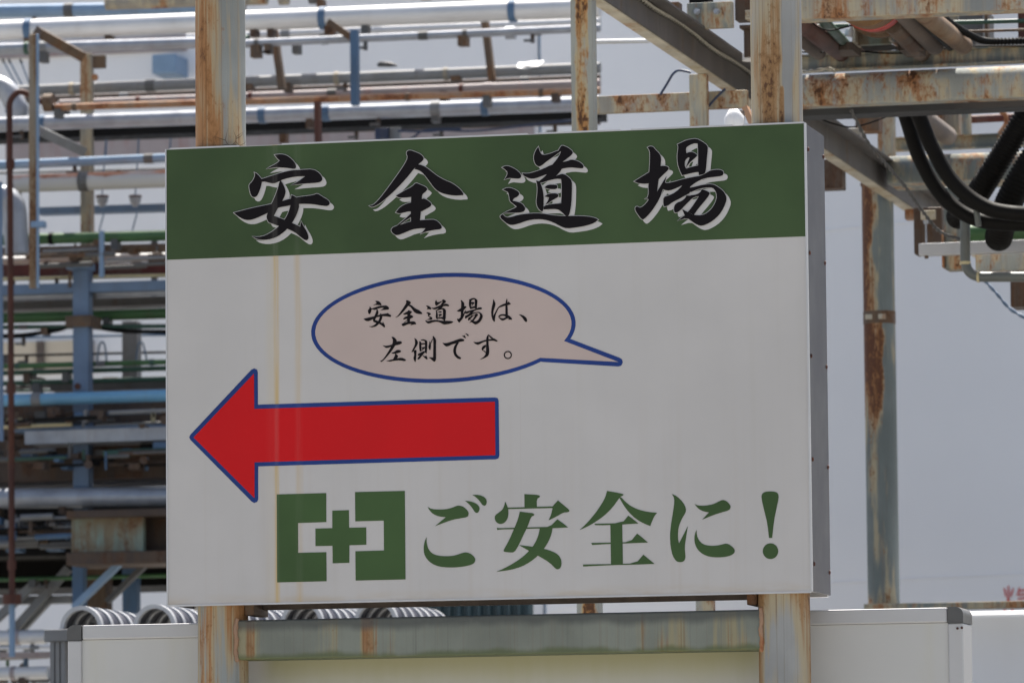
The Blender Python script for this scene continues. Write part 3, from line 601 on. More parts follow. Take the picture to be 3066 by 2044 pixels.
def brush(pts, w0):                           # a stroke of lettering laid on the shell
    vs = []; n = len(pts)
    for i, (x, y, w_) in enumerate(pts):
        x1, y1, _ = pts[min(n-1, i+1)]; x0, y0, _ = pts[max(0, i-1)]; t = Vector((x1-x0, y1-y0)).normalized()
        vs += [tank_hit(x+t.y*w_, y-t.x*w_), tank_hit(x-t.y*w_, y+t.x*w_)]
    return mesh(vs, [(2*i, 2*i+2, 2*i+3, 2*i+1) for i in range(n-1)])
join('red_lettering', [brush([(x, y, w_*.62) for x, y, w_ in p_], 4) for p_ in (
   [(3019, 1752, 3), (3020, 1775, 4), (3016, 1805, 4), (3004, 1835, 3)], [(3019, 1790, 4), (3026, 1815, 4), (3040, 1838, 3)],
   [(3006, 1759, 3), (3010, 1772, 4), (3011, 1785, 3)], [(3034, 1760, 3), (3030, 1772, 4), (3026, 1786, 3)],
   [(3052, 1757, 3), (3050, 1772, 4), (3044, 1782, 3)], [(3048, 1768, 4), (3076, 1764, 4)], [(3049, 1780, 4), (3072, 1777, 4)], [(3047, 1792, 4), (3070, 1789, 4)], [(3048, 1800, 4), (3060, 1815, 4)])], M_red, tk)

# ---------------------------------------------------------------- left pipe rack
random.seed(7)
def longer(x0, y0, x1, y1):
    m = (y1-y0)/(x1-x0)
    if x0 <= -60: y0 += m*(-800-x0); x0 = -800
    if x1 == 700: y1 += m*(1797-x1); x1 = 1797
    return x0, y0, x1, y1
def hpipe(name, label, x0, y0, x1, y1, dia, mat, Y, bands=(), bandmat=None, cat='pipe', feet=(), seg=24):
    lim = 480 if x1 <= 700 else 1690; x0, y0, x1, y1 = longer(x0, y0, x1, y1)
    a, b = P(x0, y0, Y), P(x1, y1, Y); r = dia/2*(Y-CAM.y)/FOC/math.cos(YAW)*.985
    o = tube_o(name, [a, a.lerp(b, .5), b], r, mat, None, seg); tag(o, label, cat)
    for x in bands:
        t = (x-x0)/(x1-x0); c = a.lerp(b, t); d = (b-a).normalized(); w_ = .022 if dia > 40 else .014
        tube_o('clamp_band', [c-d*w_, c+d*w_], r*1.06+.003, bandmat or M_grey, o, 20)
    rnd = random.Random(int(abs(x0*7+y0*13+y1*3)))
    for k in range(2 if lim < 500 else 5):
        x = rnd.uniform(max(10, x0), lim); t = (x-x0)/(x1-x0); c = a.lerp(b, t); d = (b-a).normalized(); kk = rnd.random()
        if kk < .35: tube_o('coupling', [c-d*.03, c+d*.03], r*1.12, rnd.choice((mat, M_grey, M_dgrey)), o, 18)
        elif kk < .7: obj('pipe_shoe', box(c.x-.022, c.x+.022, Y-.03, Y+.05, c.z-r-.035-rnd.random()*.03, c.z-r*.5), rnd.choice((M_brown, M_drust, M_dgrey)), o)
        else:
            tube_o('drain_stub', [c, c-Vector((0, 0, r+.05))], .014, rnd.choice((M_dgrey, M_drust)), o, 8); obj('valve_lever', box(c.x-.05, c.x+.012, Y-.03, Y-.018, c.z-r-.045, c.z-r-.03), M_dgrey, o)
    for x, dn in feet:
        c = a.lerp(b, (x-x0)/(x1-x0)); s = dn*(Y-CAM.y)/FOC
        obj('pipe_shoe', box(c.x-.03, c.x+.03, Y-.04, Y+.04, c.z-r-s, c.z-r*.6), M_brown, o)
    return o
def hbeam(name, label, x0, y0, x1, y1, hgt, mat, Y, dep=.12, cat='beam', bev=.004):
    x0, y0, x1, y1 = longer(x0, y0, x1, y1)
    a, b = P(x0, y0, Y), P(x1, y1, Y); s = hgt/2*(Y-CAM.y)/FOC/math.cos(YAW)
    me = mesh([(a.x, Y, a.z-s), (b.x, Y, b.z-s), (b.x, Y+dep, b.z-s), (a.x, Y+dep, a.z-s), (a.x, Y, a.z+s), (b.x, Y, b.z+s), (b.x, Y+dep, b.z+s), (a.x, Y+dep, a.z+s)],
      [(0, 3, 2, 1), (4, 5, 6, 7), (0, 1, 5, 4), (1, 2, 6, 5), (2, 3, 7, 6), (3, 0, 4, 7)])
    o = obj(name, me, mat); return tag(o, label, cat)
def vpost(name, label, x0, x1, ytop, ybot, mat, Y, cat='column', dep=None, bottom=None):
    a, b = P(x0, (ytop+ybot)/2, Y), P(x1, (ytop+ybot)/2, Y); zt = P((x0+x1)/2, ytop, Y).z
    zb_ = P((x0+x1)/2, ybot, Y).z if bottom is None else bottom
    o = obj(name, box(a.x, b.x, Y, Y+(dep or (b.x-a.x)), zb_, zt, .003, 1), mat); return tag(o, label, cat) if label else o

YR = 19.
hpipe('pipe', 'broad pale blue pipe running along the very top left edge', -80, 36, 600, 24, 42, M_blue, YR+1.2)
hpipe('pipe', 'rusty topped pale pipe at the top edge left of the left sign post', 318, 12, 800, -4, 40, M_rpale, YR+.6)
hpipe('insulated_pipe', 'thick bright silver clad pipe along the top of the left rack', -80, 96, 1797, 22, 64, M_clad, YR, (110, 990, 1545), M_navy, feet=((112, 20), (1010, 22)))
hpipe('pipe', 'thin grey pipe under the silver clad pipe, left of the left sign post', -80, 150, 738, 124, 36, M_zinc, YR-.2, (90, 738, 700), M_dgreen)
hpipe('pipe', 'thin pale pipe with black hangers just right of the left sign post', 735, 131, 1797, 84, 25, M_zinc, YR-.3, (770, 1065, 1397), M_dgrey, feet=((768, 34), (1392, 26)))
hpipe('pipe', 'whitish pipe in shade just below the silver clad pipe', 560, 114, 1797, 66, 30, M_clad, YR+1.6)
hpipe('pipe', 'dark grey pipe with a white rag and a black lump on it', -80, 278, 1797, 203, 35, M_grey, YR+.4, (240, 1030, 1350), M_rpale, feet=((770, 6), (1380, 6)))
hpipe('pipe', 'beige pipe squeezed under the dark grey pipe', 60, 300, 1797, 233, 22, M_ins, YR+1.)
hpipe('pipe', 'pinkish grey pipe with red stains above the rusty pipe', 180, 312, 1797, 250, 28, M_pink, YR+.6, (420, 760, 1390), M_maroon)
rp = hpipe('rusty_pipe', 'thin orange rusty pipe with a flange and a bend down the left edge', 166, 322, 1797, 272, 22, M_rust, YR-.5, (225, 690, 1230, 1625), M_brown)
c = P(147, 308, YR-.5); tube_o('flange', [c+Vector((-.03, 0, 0)), c+Vector((.03, 0, 0))], S_(28, YR-.5), M_brown, rp, 24)
dn = fillet([P(166, 322, YR-.5), P(125, 305, YR-.5), P(58, 270, YR-.6), P(28, 300, YR-.6), P(32, 900, YR-.6), P(36, 1795, YR-.6)], .12)
tube_o('down_pipe', dn, S_(9.6, YR-.5), M_redrust, rp, 16)
for y in (492, 1163, 1690): 
    c = P(29+y*.004, y, YR-.6); tube_o('coupling', [c+Vector((0, 0, .03)), c-Vector((0, 0, .03))], S_(13.5, YR-.6), M_redrust, rp, 16)
c = P(36, 1793, YR-.6); tube_o('flange', [c+Vector((0, 0, .03)), c-Vector((0, 0, .03))], S_(29, YR-.6), M_redrust, rp, 24)
o = tube_o('pipe', [P(36, 1802, YR-.6), P(36, 1965, YR-.6)], S_(9.5, YR-.6), M_blue); tag(o, 'short pale blue pipe hanging below the flange of the rusty down pipe', 'pipe')
hpipe('pipe', 'blue grey pipe with a shiny top over a black tray', -80, 376, 1797, 310, 46, M_zinc, YR-.1, (150, 810, 1000, 1465), M_navy)
hbeam('cable_tray', 'long black tray directly below the blue grey pipe', -80, 410, 1797, 342, 24, M_black, YR+.2, .2, 'cable tray')
hpipe('pipe', 'light blue pipe level with the top of the green header', -80, 498, 700, 464, 28, M_blue, YR-.1, (125, 135), M_black)
hpipe('pipe', 'pale grey pipe rusted orange along its top beside the green header', 42, 551, 700, 528, 56, M_rtop, YR-.2, (262,), M_grey)
hbeam('beam', 'flat dull blue beam between the rust topped pipe and the green pipe', 112, 631, 700, 613, 21, M_slate, YR+.7)
for x in (306, 405):
    v = thing('hanging_valve', 'small dark red capped valve hanging on the dull blue beam' + (', the left one' if x < 350 else ', the one nearer the sign'), 'valve', 'valves on the blue beam')
    c = P(x, 592, YR+.5); z2 = P(x, 690, YR+.5).z
    tube_o('valve_body', [c, c-Vector((0, 0, .03)), c-Vector((0, 0, .06))], [.04, .035, .012], M_zinc, v, 14)
    tube_o('handwheel', [c+Vector((0, 0, .004)), c+Vector((0, 0, .014))], .042, M_maroon, v, 16)
    tube_o('tubing', [c-Vector((0, 0, .06)), Vector((c.x+.01, c.y, (c.z+z2)/2)), Vector((c.x-.02, c.y, z2))], .005, M_slate, v, 8)
    tube_o('tubing', [c+Vector((0, 0, .018)), P(x+12, 400, YR+.5)], .005, M_slate, v, 8)
hpipe('pipe', 'bright green pipe left of the green header', -80, 721, 700, 699, 34, M_green, YR-.2, (135, 178), M_black)
hbeam('beam', 'black brown beam in shade under the bright green pipe', -80, 751, 700, 731, 16, M_brown, YR+.1)
hpipe('pipe', 'sunlit white pipe over the maroon beam', -80, 783, 700, 764, 26, M_clad, YR+.3)
hbeam('beam', 'wide maroon beam with flaking paint', -80, 812, 700, 797, 36, M_maroon, YR, .2)
hpipe('pipe', 'pale yellow thin pipe under the maroon beam', -80, 838, 700, 820, 12, M_ylw, YR-.1)
hbeam('beam', 'broad slate blue beam carried by the blue column', -80, 870, 700, 846, 30, M_slate, YR-.2, .2)
hpipe('pipe', 'blue grey pipe right under the slate blue beam', -80, 892, 700, 868, 20, M_zinc, YR-.1)
hbeam('beam', 'dark grey beam behind the rusty column clamp', -80, 918, 700, 893, 24, M_dgrey, YR+.4, .2)
hpipe('pipe', 'dark green pipe with a sunlit top behind the column clamp', -80, 955, 700, 932, 34, M_green, YR+.1)
hpipe('pipe', 'thin green pipe and black cables beneath the dark green pipe', -80, 980, 700, 975, 14, M_dgreen, YR)
cb = spline([P(-60, 1005, YR), P(60, 1004, YR), P(170, 988, YR), P(215, 975, YR), P(290, 980, YR), P(400, 992, YR), P(700, 992, YR)], 8)
o = tube_o('cable', cb, S_(7, YR), M_black, None, 10); tag(o, 'black sagging cable bundle looped past the blue column', 'cable')
hpipe('pipe', 'pale green pipe with a lit top halfway down the left edge', -80, 1099, 700, 1078, 17, M_green, YR, (75, 480), M_dgreen)
hpipe('pipe', 'deep green pipe close under the pale green pipe', -80, 1119, 700, 1096, 16, M_dgreen, YR+.1)
hpipe('pipe', 'deep green pipe over the dark box row', -80, 1150, 700, 1128, 16, M_dgreen, YR+.1)
hbeam('beam', 'brown grey beam in shade above the sky blue pipe', 150, 1160, 700, 1146, 22, M_dgrey, YR+.5, .2)
hpipe('pipe', 'bright sky blue pipe beside the tip of the red arrow', -80, 1201, 700, 1177, 38, M_cyan, YR-.3, (), M_cyan)
hbeam('cable_tray', 'whitish blue cable tray just below the sky blue pipe', 74, 1310, 700, 1290, 40, M_zinc, YR-.35, .3, 'cable tray')
hbeam('beam', 'slate blue beam edge above the whitish cable tray', 40, 1287, 700, 1271, 14, M_slate, YR-.3, .3)
hpipe('insulated_pipe', 'thick blue grey pipe level with the lower end of the red arrow', -80, 1493, 700, 1485, 63, M_zinc, YR-.3)
hpipe('pipe', 'grass green pipe above the diagonal braces at lower left', -80, 1737, 700, 1716, 13, M_green, YR+.2)
hbeam('beam', 'brown grey beam crossing the diagonal braces at lower left', -80, 1798, 212, 1792, 24, M_grey, YR+.4)
for k, (x0, y0, x1, y1, st_) in enumerate(((112, 1738, -40, 1880, 'upper'), (206, 1700, 20, 1910, 'middle'), (150, 1790, 0, 1950, 'lower'))):
    o = obj('diagonal_brace', bar(P(x0, y0, YR+.3+k*.06), P(x1, y1, YR+.3+k*.06), .05, S_(25, YR)), M_grey); tag(o, f'grey diagonal brace at lower left, {st_} of the three parallel ones', 'brace', 'grey diagonal braces')
# rusty and blue columns
def column(label, x0, x1, yt, yb, mat, Y, web=None):
    t = thing('column', label, 'column'); o = vpost('column_web', None, x0, x1, yt, yb, mat, Y); o.parent = t
    if web: o = vpost('column_flange', None, x1+.3, x1+web, yt, yb, M_blue, Y-.02, dep=.02); o.parent = t
    return t
cl = column('rusty column with a pale blue edge near the left frame edge', 86, 108, 102, 862, M_colrust, YR-.9, 7)
obj('bracket_arm', bar(P(112, 96, YR-.8), P(242, 168, YR-.5), .08, S_(30, YR)), M_brown, cl); obj('bracket_arm', bar(P(118, 392, YR-.8), P(246, 452, YR-.5), .08, S_(28, YR)), M_grey, cl)
obj('gusset', box(P(96, 660, YR-.9).x, P(134, 660, YR-.9).x, YR-.93, YR-.86, P(96, 682, YR-.9).z, P(96, 664, YR-.9).z), M_blue, cl)
c2 = column('pale rusted column between the left edge and the left sign post', 240, 272, 160, 800, M_rpale, YR+.15)
obj('angle_cleat', box(P(262, 1, YR).x, P(298, 1, YR).x, YR+.1, YR+.14, P(280, 197, YR).z, P(280, 160, YR).z), M_brown, c2)
tube_o('bolt', [P(284, 232, YR+.1), P(284, 232, YR-.02)], S_(11, YR), M_rust, c2, 10)
c3 = column('tall blue column with rusty clamp down the left background', 218, 264, 806, 1560, M_slate, YR-.216)
a, b = P(196, 945, YR-.24), P(274, 976, YR-.24); obj('column_clamp', box(a.x, b.x, YR-.25, YR-.03, b.z, a.z, .006), M_brown, c3)
obj('cap_plate', box(P(202, 1, YR-.2).x, P(262, 1, YR-.2).x, YR-.24, YR-.05, P(230, 806, YR-.2).z, P(230, 786, YR-.2).z), M_blue, c3)
tube_o('bolt', [P(232, 1156, YR-.19), P(232, 1156, YR-.23)], S_(10, YR), M_redrust, c3, 12)
o = vpost('column', 'blue lower column under the rusty box beam', 216, 250, 1685, 2000, M_navy, YR-.3, bottom=0)
o = vpost('column', 'brown column between the two lower blue columns', 258, 318, 1685, 2000, M_brown, YR+.5, bottom=0)
o = vpost('column', 'second lower blue column, behind the dark diagonal brace', 366, 408, 1685, 2000, M_navy, YR+.4, bottom=0)
o = obj('diagonal_brace', bar(P(362, 1682, YR-.4), P(222, 1818, YR-.4), .06, S_(18, YR)), M_blue); tag(o, 'light blue diagonal brace under the rusty box beam', 'brace')
o = obj('diagonal_brace', bar(P(445, 1680, YR-.1), P(322, 1800, YR-.1), .06, S_(16, YR)), M_dgrey); tag(o, 'dark diagonal brace next to the light blue one', 'brace')
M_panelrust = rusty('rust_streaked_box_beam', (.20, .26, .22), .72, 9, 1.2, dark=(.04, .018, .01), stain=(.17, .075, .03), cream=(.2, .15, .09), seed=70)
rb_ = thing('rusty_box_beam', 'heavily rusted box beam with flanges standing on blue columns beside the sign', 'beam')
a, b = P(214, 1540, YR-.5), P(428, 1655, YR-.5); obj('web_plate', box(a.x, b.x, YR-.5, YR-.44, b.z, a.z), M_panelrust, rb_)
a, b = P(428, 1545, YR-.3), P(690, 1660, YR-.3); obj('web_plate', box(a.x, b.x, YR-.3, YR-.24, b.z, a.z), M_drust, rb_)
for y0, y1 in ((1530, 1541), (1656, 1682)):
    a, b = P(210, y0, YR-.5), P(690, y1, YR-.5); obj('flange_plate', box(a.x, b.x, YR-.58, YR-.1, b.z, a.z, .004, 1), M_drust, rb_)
# silver elbow, wires and edge pipe at far left
el = tube_o('insulated_elbow', fillet([P(-60, 590, YR-.4), P(40, 590, YR-.4), P(52, 760, YR-.4)], .2, 10), S_(38, YR-.4), M_zinc, None, 24); tag(el, 'shiny silver clad pipe elbow at the left edge beside the rusty down pipe', 'pipe elbow')
tube_o('clamp_band', [P(30, 590, YR-.4), P(36, 590, YR-.4)], S_(41, YR-.4), M_zinc, el, 24)
el2 = tube_o('insulated_elbow', fillet([P(-60, 250, YR+.2), P(20, 262, YR+.2), P(55, 330, YR+.2), P(40, 352, YR+.2)], .12, 10), S_(34, YR+.2), M_zinc, None, 24); tag(el2, 'grey silver pipe bend behind the bent rusty pipe at the left edge', 'pipe elbow')
o = tube_o('pipe', [P(1, 545, YR-1), P(3, 1000, YR-1), P(4, 1320, YR-1)], S_(7, YR-1), M_slate, None, 12); tag(o, 'slate blue upright pipe cut by the left edge', 'pipe')
for k, (xa, ya_, xb, yb2) in enumerate(((8, 178, 52, 262), (26, 178, 70, 262), (60, 178, 92, 262))):
    o = tube_o('wire', [P(xa, ya_, YR+.8), P((xa+xb)/2, (ya_+yb2)/2, YR+.8), P(xb, yb2, YR+.8)], S_(2.5, YR), M_navy, None, 8)
    tube_o('insulator', [P(xa, ya_, YR+.8), P(xa+5, ya_+11, YR+.8)], S_(4.5, YR), M_dgrey, o, 8); tag(o, ('leftmost', 'middle', 'rightmost')[k]+' of three slanting blue wires at the upper left edge', 'wire', 'slanting wires at upper left')
# brackets and cables between the upper pipes
o = obj('slant_brace', bar(P(984, 66, YR-.35), P(1050, 112, YR-.35), .06, S_(20, YR)), M_brown); tag(o, 'brown slanted bracket arm under the silver clad pipe above the header middle', 'bracket')
jb = thing('junction_box', 'grey junction box hanging from the black tray above the header', 'junction box')
a, b = P(1122, 384, YR-.1), P(1160, 416, YR-.1); obj('box_body', box(a.x, b.x, YR-.1, YR+.05, b.z, a.z, .004), M_navyd, jb)
a, b = P(1160, 380, YR-.1), P(1192, 422, YR-.1); obj('strut', box(a.x+.002, b.x, YR-.06, YR-.02, b.z, a.z, .002), M_grey, jb)
for k, ps in enumerate((((1192, 392), (1280, 394), (1330, 390), (1420, 392), (1560, 378), (1780, 352)), ((1215, 424), (1240, 410), (1262, 394), (1300, 388), (1380, 386)))):
    o = tube_o('cable', spline([P(x, y, YR-.2) for x, y in ps], 8), S_(3.6, YR), M_navyd, None, 8); tag(o, ('long dark cable sagging below the black tray', 'short dark cable dropping behind the sign top from the black tray')[k], 'cable')
hpipe('pipe', 'dusty beige pipe under the cables just above the sign top', 560, 402, 1797, 366, 16, M_ins, YR+.6)
for px in (990, 860, 505, 316, 412):
    pass
for k, (px, y0, y1) in enumerate(((316, 418, 460), (412, 414, 458), (508, 410, 450), (858, 398, 440))):
    o = tube_o('wire', [P(px+3, y0, YR+.9), P(px, y1+20, YR+.9)], S_(3, YR), M_slate, None, 6); tag(o, ('first', 'second', 'third', 'fourth')[k]+' from the left of the thin blue hanging wires below the black tray', 'wire', 'thin wires below the black tray')
# thinner runs and uprights further back
for lb, y0, y1, d_, m_, dy in (('thin rust brown pipe far behind the maroon beam', 770, 745, 9, M_brown, 1.4), ('thin grey pipe far behind the slate blue beam', 904, 882, 10, M_grey, 1.5),
      ('thin blue pipe far behind the dark green pipe', 1012, 998, 8, M_navy, 1.9), ('thin black pipe far behind the pale green pipe', 1066, 1050, 8, M_black, 1.6), ('thin green pipe low behind the dark box row', 1172, 1158, 9, M_dgreen, 1.5),
      ('thin dusty pipe far behind the whitish cable tray', 1324, 1310, 10, M_ins, 1.3), ('thin dark green pipe between the deck and the thick blue grey pipe', 1422, 1410, 10, M_dgreen, .9), ('thin brown pipe just above the thick blue grey pipe', 1448, 1440, 8, M_brown, 1.0),
      ('thin grey pipe far behind the light blue pipe', 520, 500, 9, M_grey, 1.7), ('thin dark pipe far behind the orange rusty pipe', 432, 405, 8, M_dgrey, 1.9)):
    hpipe('pipe', lb, -80, y0, 700, y1, d_, m_, YR+dy)
for lb, x0, x1, yt, yb2, m_, dy in (('dark slim upright left of the blue column, behind the cable tray', 98, 108, 1090, 1420, M_dgrey, .9), ('thin brown upright right of the rusty down pipe', 165, 173, 1210, 1470, M_brown, .8), ('dark upright near the sign edge behind the green pipes', 452, 468, 700, 900, M_dgrey, 1.5),
      ('grey slim upright behind the green pipe by the sign edge', 296, 309, 690, 830, M_blue, -.45), ('thin dark upright near the sign edge below the cable tray', 330, 342, 1310, 1470, M_dgrey, .9)):
    o = vpost('upright', lb, x0, x1, yt, yb2, m_, YR+dy)
# hangers
for x0, y0, x1, y1, w_, mt, lb, Y in ((820, 88, 845, 266, 20, M_brown, 'brown slanted hanger bar right of the left sign post', YR+.25), (1452, 64, 1474, 242, 20, M_brown, 'brown slanted hanger bar left of the rusty square post', YR+.25),
    (1062, 92, 1064, 316, 22, M_navy, 'blue vertical hanger bar in the middle of the upper pipes', YR-.75), (951, 305, 954, 470, 16, M_redrust, 'red brown vertical bar rising above the green header', YR-.8)):
    o = obj('hanger_bar', bar(P(x0, y0, Y), P(x1, y1, Y), .06, S_(w_, Y)), mt); tag(o, lb, 'hanger')
a, b = P(1536, 174, YR+.3), P(1612, 198, YR+.3)
rag = bmesh.new(); gx = 14; gz = 6; vv = []
for j in range(gz+1):
    for i in range(gx+1):
        u, v = i/gx, j/gz
        vv.append(rag.verts.new((a.x+(b.x-a.x)*(u*(.93+.07*v)+(.06*(1-v) if u < .1 else 0)), YR+.35+.10*v-.012*math.sin(u*9+v*3), b.z+(a.z-b.z)*(v*(.86+.14*u*u)-.06*math.sin(u*5)*(1-v)))))
for j in range(gz):
    for i in range(gx): rag.faces.new((vv[j*(gx+1)+i], vv[j*(gx+1)+i+1], vv[(j+1)*(gx+1)+i+1], vv[(j+1)*(gx+1)+i]))
me = bpy.data.meshes.new('m'); rag.to_mesh(me); rag.free()
o = obj('white_rag', me, plain('white_plastic_sheet', (.8, .8, .8), .5, 0, .03), None, True); tag(o, 'small white plastic sheet lying over the dark grey pipe', 'plastic sheet')
md = o.modifiers.new('s', 'SOLIDIFY'); md.thickness = .004
q = P(1160, 196, YR+.35); lump = tube_o('pipe_saddle', [q+Vector((-S_(32, YR), 0, 0)), q+Vector((-S_(24, YR), 0, .01)), q+Vector((S_(10, YR), 0, .004)), q+Vector((S_(30, YR), 0, -.004))], [.008, .018, .016, .006], M_dgrey, None, 14); tag(lump, 'black saddle lump lying on the dark grey pipe', 'pipe saddle')
# dark tangles of small plant in the gaps
def manifold(label, x0, y0, x1, y1, n, Y, mats, seed):
    random.seed(seed); t = thing('pipe_manifold', label, 'pipework'); 
    for k in range(n):
        m_ = random.choice(mats); kind = random.random(); x = random.uniform(x0, x1); y = random.uniform(y0, y1); YY = Y+random.uniform(0, .35)
        if kind < .45:
            l = random.uniform(60, 260); tube_o('branch_pipe', [P(x-l/2, y+l*.02, YY), P(x+l/2, y-l*.02, YY)], S_(random.uniform(3, 9), YY), m_, t, 10)
        elif kind < .65:
            l = random.uniform(20, 70); tube_o('riser', [P(x, max(y0-10, y-l/2), YY), P(x, min(y1+10, y+l/2), YY)], S_(random.uniform(3, 8), YY), m_, t, 10)
        elif kind < .85:
            a = P(x, y, YY); s = S_(random.uniform(8, 24), YY); obj('junction_box', box(a.x-s, a.x+s, YY, YY+.1, a.z-s*.6, a.z+s*.6, .004, 1), m_, t)
        else:
            a = P(x, y, YY); s = S_(random.uniform(8, 15), YY); tube_o('handwheel', [a, a+Vector((0, -.02, 0))], s, M_drust, t, 14); tube_o('valve_stem', [a, a+Vector((0, .12, 0))], s*.3, M_drust, t, 8)
    return t
dk = [M_dgrey, M_drust, M_drust, M_dgrey, M_navy, M_black, M_grey]
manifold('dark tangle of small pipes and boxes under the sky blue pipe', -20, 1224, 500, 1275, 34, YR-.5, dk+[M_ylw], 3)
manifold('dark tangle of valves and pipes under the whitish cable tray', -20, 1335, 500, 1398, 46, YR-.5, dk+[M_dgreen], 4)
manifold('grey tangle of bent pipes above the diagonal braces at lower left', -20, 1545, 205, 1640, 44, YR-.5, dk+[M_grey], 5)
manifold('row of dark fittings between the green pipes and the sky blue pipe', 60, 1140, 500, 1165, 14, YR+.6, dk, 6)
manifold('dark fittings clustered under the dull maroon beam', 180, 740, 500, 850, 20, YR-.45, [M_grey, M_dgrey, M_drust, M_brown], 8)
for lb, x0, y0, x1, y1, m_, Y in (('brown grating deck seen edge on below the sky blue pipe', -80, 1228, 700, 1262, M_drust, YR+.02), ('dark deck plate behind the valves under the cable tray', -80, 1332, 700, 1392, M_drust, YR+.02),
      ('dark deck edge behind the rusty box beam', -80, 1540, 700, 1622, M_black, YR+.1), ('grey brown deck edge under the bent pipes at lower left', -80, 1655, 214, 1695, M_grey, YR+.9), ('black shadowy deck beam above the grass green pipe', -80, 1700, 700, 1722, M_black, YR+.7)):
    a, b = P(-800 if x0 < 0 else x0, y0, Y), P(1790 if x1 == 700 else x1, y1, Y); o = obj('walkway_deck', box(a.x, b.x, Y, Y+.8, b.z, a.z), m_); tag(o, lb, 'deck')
vpost('column', 'dark green grey column behind the speech bubble side of the sign', 365, 410, 960, 1130, M_grey, YR+1.2)
for x0, x1, y in ((296, 318, 1020), (412, 440, 1020)):
    o = tube_o('cable', spline([P(x0-6, 1090, YR+.2), P(x0, 1040, YR+.2), P(x0+8, 1024, YR+.2), P(x0+18, 1034, YR+.2), P(x1+2, 1090, YR+.2)], 8), S_(3, YR), M_slate, None, 8); tag(o, 'thin looped cable standing on the pale green pipe' + (', left of the dark column' if x0 < 350 else ', right of the dark column'), 'cable')
hpipe('pipe', 'white sunlit pipe stub at the bottom left corner', -80, 1910, 138, 1905, 44, M_clad, YR-.2, (52,), M_pink)
hpipe('pipe', 'thin white sunlit pipe below the white stub', -80, 1940, 160, 1936, 12, M_clad, YR-.4)
hpipe('pipe', 'white pipe low in the bottom left corner with a pink joint', -80, 2018, 145, 2012, 40, M_clad, YR-.3, (42,), M_pink)
hbeam('beam', 'pinkish beam between the white pipes in the bottom left corner', -80, 1962, 150, 1958, 18, M_pink, YR+.2)
manifold('small dark fittings among the white pipes at the bottom left corner', -20, 1960, 140, 2044, 14, YR+.2, dk+[M_green, M_clad], 9)
# corrugated fence behind
def corr(label, x0, x1, yt, yb, Y, pitch, mat, bottom=None):
    a, b = P(x0, yt, Y), P(x1, yt, Y); zb_ = P(x0, yb, Y).z if bottom is None else bottom; n = int((b.x-a.x)/pitch); vs = []; fs = []
    for i in range(n*4+1):
        x = a.x+i*pitch/4; d = (0, 0, .03, .03)[i % 4]; vs += [(x, Y-d, zb_), (x, Y-d, a.z)]
    for i in range(n*4): fs.append((2*i, 2*i+2, 2*i+3, 2*i+1))
    o = obj('corrugated_sheet', mesh(vs, fs), mat); md = o.modifiers.new('s', 'SOLIDIFY'); md.thickness = .004; return tag(o, label, 'corrugated sheet')
corr('dark blue green corrugated sheet wall seen in the gap under the sign', 1150, 1608, 1770, 2000, YR-2, .06, M_sheet, 0)
corr('dark ribbed sheet in shade left of the lower arrow corner', 290, 700, 1396, 1456, YR+1.2, .05, M_dgrey)

# ---------------------------------------------------------------- rows of hoops on a grey rack
YH = 9.
M_liner = plain('dark_liner_sheet', (.035, .038, .055), .6, 0, .2, 10, (.06, .05, .04), .3)
hr = thing('hoop_rack', 'grey steel rack carrying rows of curved hoops behind the white board', 'rack')
rH = S_(64, YH); w_ = .034
hoop = None; c0 = P(242, 1878, YH)
vs = []; fs = []; n = 20
for i in range(n+1):
    a = math.pi*i/n
    for rr, dy in ((rH-.014, 0), (rH+.004, 0), (rH+.004, w_), (rH-.014, w_)): vs.append((-rr*math.cos(a), dy, rr*math.sin(a)))
for i in range(n):
    for k in range(4): fs.append((4*i+k, 4*i+(k+1) % 4, 4*i+4+(k+1) % 4, 4*i+4+k))
fs += [(0, 3, 2, 1), (4*n, 4*n+1, 4*n+2, 4*n+3)]
hm = mesh(vs, fs); dz = 33*(YH-CAM.y)/5246; M_hoop = plain('galvanised_hoop', (.42, .43, .45), .45, .2, .1, 10, (.25, .2, .15), .2)
row = S_(233, YH)
for r_ in range(5):
    for k in range(7):
        o = obj('hoop', hm, None if hm.materials else M_hoop, hr); o.location = (c0.x+r_*row+.002*math.sin(k*3+r_), YH+k*dz, c0.z)
    lv = []; lf = []
    for i in range(25):
        a = math.pi*i/24; lv += [(c0.x+r_*row-(rH-.004)*math.cos(a), YH+.006, c0.z+(rH-.004)*math.sin(a)), (c0.x+r_*row-(rH-.004)*math.cos(a), YH+6*dz+.03, c0.z+(rH-.004)*math.sin(a))]
    lf = [(2*i, 2*i+1, 2*i+3, 2*i+2) for i in range(24)]
    obj('liner_sheet', mesh(lv, lf), M_liner, hr, True)
    for s in (-1, 1):
        xx = c0.x+r_*row+s*(rH-.006); obj('row_rail', box(xx-.009, xx+.009, YH-.02, YH+6*dz+.05, c0.z-.04, c0.z-.001), M_hoop, hr)
    # slatted floor of bright bars under each row
xx0, xx1 = P(136, 1900, YH-.1).x, P(1300, 1900, YH-.1).x
obj('top_rail', box(xx0, xx1, YH-.12, YH-.03, P(200, 1922, YH).z, P(200, 1886, YH).z, .004), M_grey, hr)
obj('top_rail', box(xx0, xx1, YH+6*dz+.06, YH+6*dz+.12, P(200, 1922, YH).z, P(200, 1895, YH).z, .004), M_grey, hr)
for px in (152, 168, 184, 700, 1250):
    a = P(px, 1990, YH-.1).x; obj('rack_post', box(a, a+S_(13, YH), YH-.11, YH-.05, 0, P(200, 1922, YH).z-.001), M_grey, hr)
hr2 = obj('hoop', hm, None, hr); hr2.location = (c0.x-S_(58, YH), YH+.35, c0.z-.035)

